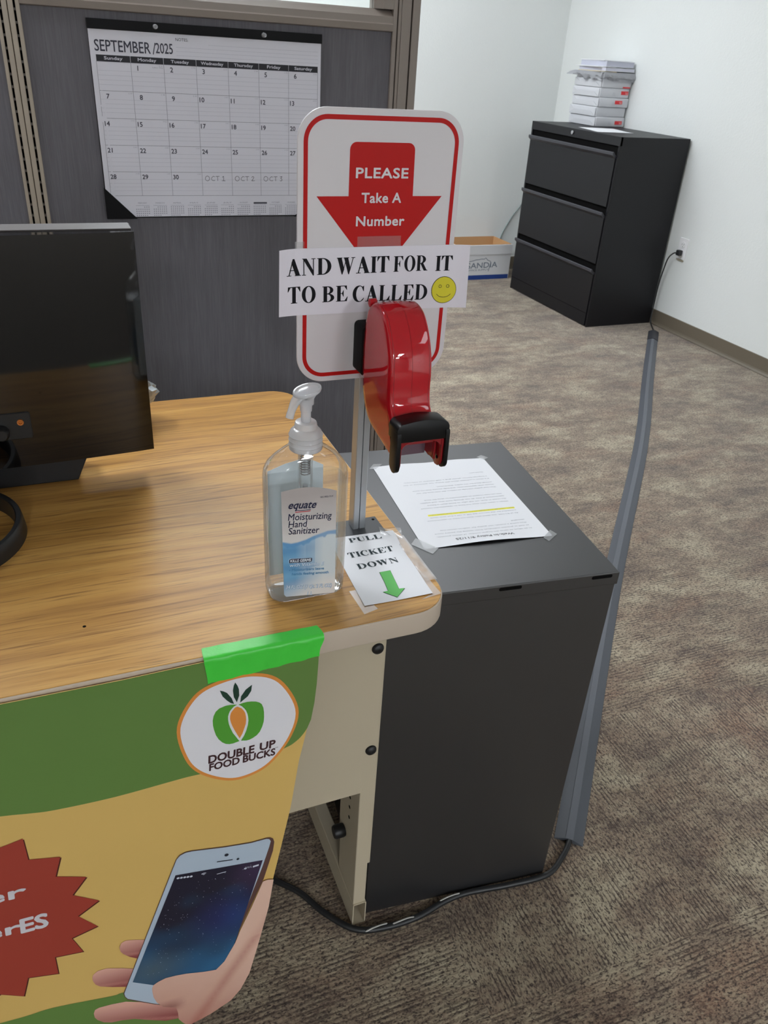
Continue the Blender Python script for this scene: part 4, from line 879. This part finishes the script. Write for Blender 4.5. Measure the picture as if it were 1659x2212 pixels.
# page coordinates: origin at the page's own top left corner (near right for the viewer), x along the reading direction, y down
PWD, PHT = .2125, .2765
def pow_(x, y, h): return pof(1-x/PWD, -y/PHT, h)
lines = [(.0225, .029, .160, 'In an effort to serve the largest number of clients possible,'), (.0225, .0378, .160, 'as well as prevent individuals from visiting the pantry more'), (.0225, .0466, .148, 'than twice a month, our policy for walk-in clients has'), (.0225, .0554, .024, 'changed:'),
    (.0225, .0775, .158, 'As of 9/11/25, any client who does not have an appointment'), (.0225, .0863, .150, 'scheduled for the current day OR is not a first time client'), (.0225, .0951, .149, 'WILL NOT BE CHECKED IN TO SHOP ON THE SAME DAY'),
    (.0225, .1170, .155, 'When a client who does not have an appointment reaches'), (.0225, .1258, .141, 'the check in desk, we will offer to book them a future'), (.0225, .1346, .150, 'appointment if they do not already have one, and explain'), (.0225, .1434, .141, 'that we now require an appointment to shop for food.'),
    (.0225, .1680, .146, 'This new policy will help us reduce the wait time for our'), (.0225, .1768, .149, 'clients with appointments, and help ensure that we have'), (.0225, .1856, .103, 'enough food for the entire distribution.'),
    (.0225, .1990, .158, 'If a client is unhappy about this policy, has questions or has'), (.0225, .2078, .155, 'a language barrier, please grab a staff member to intervene.'), (.0225, .2240, .026, 'Thank you')]
def pt2(s, x, y, wd, hh, b=0.): return text2(s, wd, hh, b, x, -y)
STUFF_ = decal('policy_text', [pt2(s, x, y, wd, .0024) for x, y, wd, s in lines], pow_, .0006, mat('grey text ink', '#85888e', .7), pol); STUFF_['kind'] = 'stuff'
decal('policy_heading', [pt2('Walk-In Policy 9/11/25', .058, .0195, .0975, .0056, .012)], pow_, .0006, mat('heading ink', '#3d4042', .7), pol)
decal('highlight', [rect2(.0215, -.0962, .1735, -.0910)], pow_, .0004, mat('yellow highlighter', '#f0ea3a', .7), pol)
for k, pts in enumerate(([(.0260, .1994), (.0396, .2134), (.0613, .1775), (.0467, .1660)], [(.2327, .1573), (.2558, .1746), (.2600, .1604), (.2359, .1462)], [(.0540, .4480), (.0680, .4640), (.0830, .4600), (.0650, .4450)], [(.2640, .4400), (.2720, .4260), (.2840, .4320), (.2760, .4450)])):
    bm = bmesh.new(); prism(bm, pts, XY, NH+.0011, NH+.0013); obj('clear_tape', bm, HAZY if k < 2 else CLEAR, pol)

# ------------------------------------------------------------------ floor cord, its cover, wall outlet
RUB = mat('grey rubber cover', '#4c4f55', .5, spec=.5, bump=(60., .15, .001)); CORD = mat('black cord jacket', '#1a1b1d', .42)
cpts = [Vector(p) for p in spline([(.377, .0865, 0), (1.02, .825, 0), (1.742, 1.620, 0), (2.30, 2.285, 0), (2.825, 2.904, 0)], 14)]
cc = thing('cord_cover', (1.6, 1.5, 0), 'long grey rubber cord cover running diagonally across the carpet to the wall', 'cord cover')
def strip(name, prof, pts, m, par, lab=None):
    bm = bmesh.new(); rg = []
    for i, p in enumerate(pts):
        t = (pts[min(i+1, len(pts)-1)]-pts[max(i-1, 0)]).normalized(); s_ = Vector((t.y, -t.x, 0))
        rg.append([bm.verts.new(p+s_*u+Vector((0, 0, v))) for u, v in prof])
    n_ = len(prof)
    for a, b in zip(rg, rg[1:]):
        for k in range(n_): bm.faces.new((a[k], a[(k+1) % n_], b[(k+1) % n_], b[k]))
    bm.faces.new(rg[0][::-1]); bm.faces.new(rg[-1]); return obj(name, bm, m, par, 30, lab)
hw = .0285
strip('side_flaps', [(-hw, .0003), (-hw, .0018), (-.0088, .0098), (-.0075, .0098), (-.0075, .006), (-.004, .0025), (.004, .0025), (.0075, .006), (.0075, .0098), (.0088, .0098), (hw, .0018), (hw, .0003)][0:4]+[(.0075, .0098), (.0088, .0098), (hw, .0018), (hw, .0003), (.0085, .0003), (.006, .0070), (-.006, .0070), (-.0085, .0003)], cpts, RUB, cc)
strip('top_ridge', [(-.0082, .0096), (-.0070, .0112), (.0070, .0112), (.0082, .0096)], cpts, mat('lighter ridge rubber', '#5f6268', .5, bump=(60., .15, .001)), cc, 'lighter grey ridge')  # ridge in a lighter grey than the side flaps
d_ = (cpts[-1]-cpts[-8]).normalized()
strip('end_sleeve', [(-hw-.001, .0002), (-hw-.001, .003), (-.009, .0125), (.009, .0125), (hw+.001, .003), (hw+.001, .0002)], [cpts[-1]-d_*.17, cpts[-1]-d_*.08, cpts[-1]+d_*.004], mat('dark end rubber', '#303136', .5), cc, 'darker end piece')
fl = [(.385, .097, .0045), (.3733, .0817, .0060), (.3455, .0605, .0055), (.2961, .0365, .0055), (.2174, .0415, .0055), (.1355, .0540, .0055), (.0867, .0530, .0055), (.0258, .0420, .0055), (-.0365, .0440, .0055), (-.0865, .0590, .0055), (-.1274, .1060, .0055), (-.1559, .1564, .0055), (-.1893, .1930, .0055), (-.2178, .2183, .0055), (-.30, .27, .0055), (-.45, .40, .0055)]
bm = bmesh.new(); tube(bm, spline(fl, 6), .0055, 12)
o = tag(obj('power_cord', bm, CORD, smooth=60), 'thick black power cord curving over the carpet from the cover end to under the desk', 'cord')
bm = bmesh.new()
for k, (x, y, a) in enumerate([(.098, .0545, .2), (.0, .0418, -.1), (-.05, .046, .2)]):
    ptsq = spline([(x-.022, y-.004*a, .0104), (x-.008, y+.001, .0111), (x+.009, y+.0015, .0111), (x+.02, y+.004*a, .0104)], 4)
    tube(bm, ptsq, [.0004]+[.0016]*(len(ptsq)-2)+[.0004], 6)
obj('paint_scuff', bm, mat('white paint scuff', '#b9b6b2', .8), o, 60, 'whitish paint scuffs')
ol = thing('wall_outlet', (XR, 2.952, .465), 'white duplex wall outlet on the right wall with a black plug', 'outlet')
wf = lambda u, v, h: (XR-h, u, v)
WPL = mat('white outlet plastic', '#e9e9ea', .35)
bm = bmesh.new(); prism(bm, rrect(2.917, .408, 2.987, .522, .004, 4), wf, 0, .0055, .0015, 2); obj('cover_plate', bm, WPL, ol)
for z in (.487, .443):
    bm = bmesh.new(); prism(bm, rrect(2.935, z-.0165, 2.969, z+.0165, .012, 5), wf, .004, .0078, .0006, 1); rc = obj('receptacle', bm, WPL, ol)
    bm = bmesh.new()
    for y0, z0, y1, z1 in ((2.9435, z-.003, 2.9455, z+.007), (2.9585, z-.003, 2.9605, z+.006), (2.950, z-.012, 2.954, z-.008)): prism(bm, [(y0, z0), (y1, z0), (y1, z1), (y0, z1)], wf, .0077, .0081)
    obj('plug_slots', bm, DARKGAP, rc)
cdw = thing('power_cord', (2.9, 3.0, 0), 'thin black power cord plugged into the wall outlet behind the tall black cabinet', 'cord')
bm = bmesh.new(); box(bm, XR-.034, 2.938, .428, XR-.0083, 2.968, .458, .005, 3); obj('plug', bm, CORD, cdw, 50)
bm = bmesh.new(); tube(bm, spline([(XR-.030, 2.957, .442), (XR-.042, 2.975, .435), (XR-.044, 3.005, .40), (XR-.036, 3.030, .33), (XR-.028, 3.052, .22), (XR-.030, 3.050, .10), (XR-.045, 3.030, .03), (XR-.065, 2.985, .008), (XR-.10, 2.925, .006), (XR-.125, 2.892, .006)], 7), .0038, 10); obj('cable', bm, CORD, cdw, 60)
bm = bmesh.new(); prism(bm, [(2.925, .398), (2.975, .402), (2.975, .4065), (2.925, .4035)], wf, .0002, .012, .0008, 1); obj('plug_tag', bm, mat('tan tag', '#9a917c', .6), cdw)

# ------------------------------------------------------------------ tall black lateral cabinet
FX, FY, FW, FD, FH = 2.467, 3.076, .898, .460, 1.0193
fc_ = thing('lateral_cabinet', (FX+FD/2, FY+FW/2, 0), 'tall black three drawer lateral file cabinet standing against the right wall', 'cabinet')
bm = bmesh.new(); box(bm, FX+.012, FY, 0, FX+FD, FY+FW, FH, .002, 2); obj('cabinet_shell', bm, BLACKMETAL, fc_)
for a, b in ((FY, FY+.014), (FY+FW-.014, FY+FW)):
    bm = bmesh.new(); box(bm, FX, a, 0, FX+.014, b, FH, .001, 1); obj('side_stile', bm, BLACKMETAL, fc_)
bm = bmesh.new(); box(bm, FX-.001, FY, .974, FX+.014, FY+FW, FH, .0015, 2); rl_ = obj('top_fascia', bm, BLACKMETAL, fc_)
bm = bmesh.new(); lathe(bm, [(.010, 0), (.0115, .003), (.0105, .007), (.004, .009)], (FX-.001, FY+FW/2, .998), 20, Vector((-1, 0, 0))); obj('cam_lock', bm, mat('chrome', '#c8c9cc', .18, metal=1.), fc_, 40)
bm = bmesh.new(); box(bm, FX+.0085, FY+.014, .002, FX+.0115, FY+FW-.014, .974); obj('drawer_recess', bm, DARKGAP, fc_)
PULLM = mat('pull highlight grey', '#3a3a40', .38)  # highlight of the lips put into a grey lighter than the drawers
for z0, z1 in ((.006, .333), (.362, .640), (.668, .945)):
    bm = bmesh.new(); box(bm, FX-.006, FY+.016, z0, FX+.009, FY+FW-.016, z1-.030, .0015, 2); dr = obj('drawer_front', bm, BLACKMETAL, fc_)
    bm = bmesh.new(); prism(bm, [(FX-.006, z1-.032), (FX-.024, z1-.016), (FX-.025, z1-.004), (FX-.021, z1), (FX-.018, z1-.001), (FX-.010, z1-.012), (FX+.009, z1-.022), (FX+.009, z1-.032)], lambda u, v, h: (u, h, v), FY+.016, FY+FW-.016); obj('pull_lip', bm, PULLM, dr)
bm = bmesh.new(); box(bm, FX-.0068, FY+.016, .078, FX-.006, FY+FW-.016, .080); obj('kick_line', bm, DARKGAP, fc_)
bm = bmesh.new(); lathe(bm, [(.006, 0), (.006, .004)], (FX+.004, FY+.0155, .905), 10, Vector((0, -1, 0))); bm.free()
# sheet and paper stack on it
def lsf(u, v, h):
    c, s = math.cos(-.22), math.sin(-.22); a, b = u*.2159-.108, v*.2794-.14
    return (2.635+a*c-b*s, 3.455+a*s+b*c, FH+.0006+h+.006*max(0, .3-v)*max(0, u-.2))
bm = bmesh.new(); sheet(bm, lsf, 0, 0, 1, 1, 8, 8, .0003); tag(obj('loose_sheet', bm, PAPER), 'single white sheet lying flat on the black cabinet top before the stack', 'paper')
WRAP = mat('white ream wrapper', '#cbccd0', .42, spec=.4); REDL = mat('red ream sticker', '#e0343a', .5); FNT = mat('faint grey print', '#b5b6be', .6)
ords = ['bottom of the stack', 'second from bottom, without red sticker', 'third from bottom, red sticker farthest left', 'fourth from bottom, full red sticker', 'topmost sealed one, thin red sliver']
zz = FH+.0008; RX0, RY0 = 2.722, 3.688
for k in range(5):
    hh = (.052, .051, .050, .050, .046)[k]; dx, dy = (.002, -.003, .003, .000, .004)[k], (.000, .004, -.002, .003, .001)[k]; rot = (.0, .02, -.02, .015, -.01)[k]
    t = thing('paper_ream', (2.83, 3.83, zz), 'white wrapped paper ream on black cabinet, '+ords[k], 'paper ream', 'wrapped paper reams stacked on the black cabinet')
    x0, x1, y0, y1 = RX0+dx, RX0+.208+dx, RY0+dy, RY0+.28+dy
    bm = bmesh.new(); box(bm, x0, y0, zz, x1, y1, zz+hh, .006, 3)
    bmesh.ops.subdivide_edges(bm, edges=[e for e in bm.edges if e.calc_length() > .06], cuts=7, use_grid_fill=True)
    for v in bm.verts:
        a = 26; d = .0032*(vnoise(v.co.y*a+k*7, v.co.z*a*3+v.co.x*a)-.5)+.002*(vnoise(v.co.x*60+k, v.co.z*90)-.5)
        if v.co.x < x0+.003: v.co.x += d*1.6
        if v.co.y < y0+.003: v.co.y += d*1.2
    obj('wrapper', bm, WRAP, t, 35)
    # folded end flaps on the left end, the two triangles of a wrapped end
    bm = bmesh.new(); g = .0012
    prism(bm, [(y0+.004, zz+.003), (y0+.05, zz+hh*.5), (y0+.004, zz+hh-.003)], lambda u, v, h: (h-.0025*(u-y0 < .02), u, v), x0-.0022, x0-.0008)
    prism(bm, [(y1-.004, zz+.003), (y1-.05, zz+hh*.5), (y1-.004, zz+hh-.003)], lambda u, v, h: (h-.0025*(y1-u < .02), u, v), x0-.0022, x0-.0008)
    prism(bm, [(y0+.006, zz+.002), (y1-.006, zz+.002), (y1-.055, zz+hh*.56), (y0+.055, zz+hh*.56)], lambda u, v, h: (h-.004*(v-zz)/hh, u, v), x0-.0034, x0-.0020); obj('end_flap', bm, WRAP, t)
    if k != 1:
        lx, lz, lh = {0: (.138, .014, .019), 2: (.112, .018, .019), 3: (.150, .018, .019), 4: (.150, .002, .007)}[k]
        ff = lambda u, v, h: (x0+u, y0-.0024-h, zz+v)
        bm = bmesh.new(); prism(bm, [(lx, lz), (lx+.050, lz+.001), (lx+.049, lz+lh), (lx-.001, lz+lh)], ff, -.002, .0008); rd = obj('red_sticker', bm, REDL, t)
        if k < 4: decal('sticker_lettering', [rect2(lx+.03, lz+.004, lx+.046, lz+.0065), rect2(lx+.026, lz+.0105, lx+.046, lz+.0122)], ff, .0012, mat('sticker white', '#f3c9c9', .6), rd)
    if k in (0, 2, 3): decal('wrapper_print', [rect2(.088, .012+i*.0045, .088+(.024, .018, .022, .016)[i], .0135+i*.0045) for i in range(4)], lambda u, v, h: (x0+u, y0-.0032-h, zz+v), .0004, FNT, t)
    zz += hh+.0006
# torn open wrapper on top
tw = thing('torn_wrapper', (2.83, 3.83, zz), 'crumpled torn open white wrapper paper draped over the top of the ream stack', 'wrapper paper')
bm = bmesh.new(); x0, x1, y0, y1 = RX0-.004, RX0+.216, RY0-.006, RY0+.284
box(bm, x0+.008, y0+.008, zz, x1-.010, y1-.01, zz+.027, .003, 2); obj('loose_paper', bm, PAPER, tw)
def skirt(side_):
    bm = bmesh.new(); n_, m_ = 34, 10; g_ = []
    for i in range(n_+1):
        row = []; u = i/n_
        for j in range(m_+1):
            v = j/m_
            if side_ == 0: p = Vector((x0+(x1-x0+.012)*u, y0, 0)); nrm = Vector((0, -1, 0))
            elif side_ == 1: p = Vector((x0, y0+(y1-y0)*u, 0)); nrm = Vector((-1, 0, 0))
            else: p = Vector((x1, y0+(y1-y0)*u, 0)); nrm = Vector((1, 0, 0))
            r1 = vnoise(u*9+side_*5, v*3+2)-.5; r2 = vnoise(u*17+3, v*6+side_)-.5
            z = zz+.034-.046*v*(.55+.55*vnoise(u*7+side_*9, 1.5))
            outw = .002+.016*abs(r1)*v+.012*r2*v+(.010*math.sin(v*PI) if side_ != 2 else .004*v)
            if side_ == 1 and u > .8: outw += .055*(u-.8)/.2*(v*.9+.1); z += .012*v
            if side_ == 2: outw = min(outw, .004)
            row.append(bm.verts.new(p+nrm*outw+Vector((0, 0, z))))
        g_.append(row)
    for i in range(n_):
        for j in range(m_): bm.faces.new((g_[i][j], g_[i+1][j], g_[i+1][j+1], g_[i][j+1]))
    r = bmesh.ops.solidify(bm, geom=bm.faces[:], thickness=.0006)
    return obj('torn_flap', bm, WRAP, tw, 30)
for s_ in (0, 1, 2): skirt(s_)
z2 = zz+.0345
def block(name, x0, y0, x1, y1, z0, z1, lab, cat, pm, cov=None, rot=0.):
    t = thing(name, ((x0+x1)/2, (y0+y1)/2, z0), lab, cat)
    bm = bmesh.new(); box(bm, x0+.002, y0+.002, z0+.0015, x1-.002, y1-.002, z1-.0015); obj('pages', bm, pm, t)
    for a, b in ((z0, z0+.0014), (z1-.0014, z1)):
        bm = bmesh.new(); box(bm, x0, y0, a, x1, y1, b, .0003, 1); obj('cover_sheet', bm, cov or PAPER, t)
PG = mat('page block', '#c9c9d6', .75)
bm = bmesh.new(); prism(bm, [(2.705, 3.70), (2.80, 3.672), (2.86, 3.93), (2.73, 3.96)], XY, z2, z2+.0035, .0005, 1); tag(obj('folder', bm, mat('buff folder', '#d8c9ae', .7)), 'thin buff paper folder sticking out under the pads on the stack', 'folder')
block('paper_pad', 2.724, 3.676, 2.930, 3.95, z2+.0045, z2+.022, 'lower grey edged paper pad under the thick pad atop the ream stack', 'paper pad', PG)
bm = bmesh.new(); prism(bm, [(2.700, 3.72), (2.800, 3.684), (2.88, 3.93), (2.72, 3.985)], XY, z2+.0226, z2+.0256, .0005, 1); tag(obj('envelope', bm, PAPER), 'white envelope poking out left between the two pads on the stack', 'envelope')
block('paper_pad', 2.728, 3.682, 2.924, 3.945, z2+.0265, z2+.056, 'thick white paper pad lying topmost on the ream stack', 'paper pad', mat('page block blue', '#bdbfcd', .75))
bm = bmesh.new(); prism(bm, [(2.722, 3.70), (2.905, 3.685), (2.915, 3.93), (2.735, 3.96)], XY, z2+.0566, z2+.0600, .0006, 1); tag(obj('booklet', bm, PAPER), 'thin white booklet skewed on top of the thick paper pad', 'booklet')

# ------------------------------------------------------------------ open carton by the back wall
BX0, BX1, BY0, BY1 = 2.150, 2.578, 4.2, 4.462
bx = thing('carton', (2.36, 4.33, 0), 'open white cardboard carton with blue base stripe and mountain logo by the back wall', 'box')
WC = mat('white carton board', '#d5d6d8', .7); KR = mat('kraft board', '#c49a6c', .85)
bm = bmesh.new()
for a in ((BX0, BY0, BX1, BY0+.004), (BX0, BY1-.004, BX1, BY1), (BX0, BY0+.004, BX0+.004, BY1-.004), (BX1-.004, BY0+.004, BX1, BY1-.004)): box(bm, a[0], a[1], .0005, a[2], a[3], .233)
obj('outer_wall', bm, WC, bx)
bm = bmesh.new()
for a in ((BX0+.004, BY0+.004, BX1-.004, BY0+.006), (BX0+.004, BY1-.006, BX1-.004, BY1-.004), (BX0+.004, BY0+.006, BX0+.006, BY1-.006), (BX1-.006, BY0+.006, BX1-.004, BY1-.006)): box(bm, a[0], a[1], .004, a[2], a[3], .236)
box(bm, BX0+.004, BY0+.004, .001, BX1-.004, BY1-.004, .005); obj('inner_lining', bm, KR, bx)
bm = bmesh.new(); 
for a in ((BX0-.003, BY0-.004, BX1+.004, BY0), (BX1, BY0, BX1+.004, BY1)): box(bm, a[0], a[1], .170, a[2], a[3], .232)
obj('rim_band', bm, WC, bx)
bf_ = lambda u, v, h: (u, BY0-h, v)
decal('base_stripe', [rect2(BX0, .001, BX1-.004, .031)], bf_, .0004, mat('blue carton ink', '#1d3f86', .6), bx)
CI = mat('slate carton ink', '#76808c', .7)
decal('carton_logo', [text2('SANDIA', .236, .036, .02, 2.243, .0775, rot=.02), text2('OFFICE SUPPLY', .165, .011, .006, 2.246, .059, rot=.02), line2([(2.2410, .1209), (2.2678, .1261), (2.285, .129), (2.3081, .1353), (2.33, .1365), (2.3491, .1401), (2.3703, .1380), (2.3830, .1466), (2.3992, .1311), (2.4251, .1212)], .0045), line2([(2.425, .112), (2.413, .055)], .005)], bf_, .0004, CI, bx)
bm = bmesh.new(); tube(bm, spline([(2.78, 4.461, .46), (2.70, 4.462, .36), (2.630, 4.462, .22), (2.600, 4.455, .03), (2.62, 4.35, .006)], 6), .005, 8); tag(obj('thin_cable', bm, mat('grey green cable', '#8d9896', .5), smooth=60), 'thin grey cable hanging on the back wall behind the black cabinet', 'cable')

# ------------------------------------------------------------------ monitor seen from behind, its stand ring
MY = .452
mo = thing('monitor', (-.62, .46, DZ), 'glossy black monitor on the desk with its back and ring stand facing the viewer', 'monitor')
GLOSS = mat('glossy black plastic', '#050506', .05, ior=1.65); MATB = mat('matte black plastic', '#17181a', .38)
bm = bmesh.new(); sec = []
N_ = 24
mx0, mx1, mz0, mz1 = -.940, -.3085, .786, 1.1135
def mb(u, v):
    x = mx0+(mx1-mx0)*u; z = mz0+(mz1-mz0)*v
    y = MY-.013*(4*u*(1-u))**.8-.012*v
    return x, y, z
g_ = [[bm.verts.new(mb(i/N_, j/10)) for j in range(11)] for i in range(N_+1)]
for i in range(N_):
    for j in range(10): bm.faces.new((g_[i][j], g_[i+1][j], g_[i+1][j+1], g_[i][j+1]))
bk = [[bm.verts.new((mb(i/N_, j/10)[0], MY+.036, mb(i/N_, j/10)[2])) for j in (0, 10)] for i in range(N_+1)]
for i in range(N_):
    bm.faces.new((g_[i][10], g_[i+1][10], bk[i+1][1], bk[i][1])); bm.faces.new((g_[i+1][0], g_[i][0], bk[i][0], bk[i+1][0])); bm.faces.new((bk[i][0], bk[i][1], bk[i+1][1], bk[i+1][0]))
for i in (0, N_): bm.faces.new([g_[i][j] for j in range(11)]+[bk[i][1], bk[i][0]])
obj('back_housing', bm, GLOSS, mo, 30)
bm = bmesh.new(); prism(bm, rrect(mx0-.001, mz0-.001, mx1+.001, mz1+.001, .004, 3), XZ, MY+.0365, MY+.0440, .001, 1); obj('screen_bezel', bm, MATB, mo)
bm = bmesh.new(); prism(bm, [(mx0, mz1+.0002), (mx1-.002, mz1+.0002), (mx1-.002, mz1+.0016), (mx0, mz1+.0016)], XZ, MY+.002, MY+.042); obj('top_reflection', bm, mat('brown ceiling reflection', '#4a4240', .5), mo, label='brownish top face with painted ceiling reflection')  # brown strip painted as the ceiling's reflection on the housing top
bm = bmesh.new(); prism(bm, [(-.90, .7375), (-.424, .7375), (-.408, .772), (-.408, .79), (-.90, .79)], XZ, MY+.020, MY+.085, .002, 2); obj('lower_chassis', bm, MATB, mo)
bm = bmesh.new(); prism(bm, rrect(-.580, .832, -.475, .872, .004, 3), XZ, MY-.0165, MY-.010, .001, 1); pr = obj('port_recess', bm, mat('port recess black', '#0a0a0b', .5), mo)
bm = bmesh.new(); lathe(bm, [(.0045, 0), (.0045, .003), (.0025, .003), (.0022, .001)], (-.489, MY-.0164, .8585), 16, Vector((0, -1, 0))); obj('audio_jack', bm, mat('copper jack', '#b8763c', .3, metal=.8), pr, 40, 'copper coloured jack')
bm = bmesh.new(); lathe(bm, [(.010, 0), (.010, .012), (.007, .016)], (-.515, MY-.0164, .846), 16, Vector((0, -1, 0))); obj('cable_plug', bm, MATB, pr, 40)
# ring foot with its post
rc_ = Vector((-.62, .34, DZ)); ring_prof = [(.1200, .0003), (.1185, .012), (.1165, .0235), (.1150, .0250), (.1095, .0250), (.1080, .0235), (.1068, .0003)]
bm = bmesh.new(); rg = [[bm.verts.new(rc_+Vector((r*math.cos(2*PI*k/72), r*math.sin(2*PI*k/72), h))) for k in range(72)] for r, h in ring_prof]
for i in range(len(rg)):
    a, b = rg[i], rg[(i+1) % len(rg)]
    for k in range(72): bm.faces.new((a[k], a[(k+1) % 72], b[(k+1) % 72], b[k]))
obj('ring_foot', bm, MATB, mo, 40)
bm = bmesh.new(); prism(bm, rrect(-.655, .4225, -.585, .4360, .004, 3), XY, DZ+.010, .93); obj('stand_post', bm, MATB, mo)
# crumpled silver bag behind the monitor
bm = bmesh.new(); bmesh.ops.create_icosphere(bm, subdivisions=4, radius=1.)
for v in bm.verts:
    p = v.co.copy(); n1 = vnoise(p.x*3.1+p.z*2, p.y*3+p.z*4); n2 = abs(vnoise(p.x*6+2, p.z*7+p.y*5)-.5)
    r_ = .84+.28*n1-.34*n2; q = p*r_
    v.co = Vector((-.365+q.x*.095, .672+q.y*.055, max(DZ+.0005, .784+q.z*.065)))
bg = obj('foil_bag', bm, mat('silver grey foil', '#9aa0a3', .32, metal=.35)); tag(bg, 'crumpled silver grey plastic bag on the desk peeking out behind the monitor', 'bag')
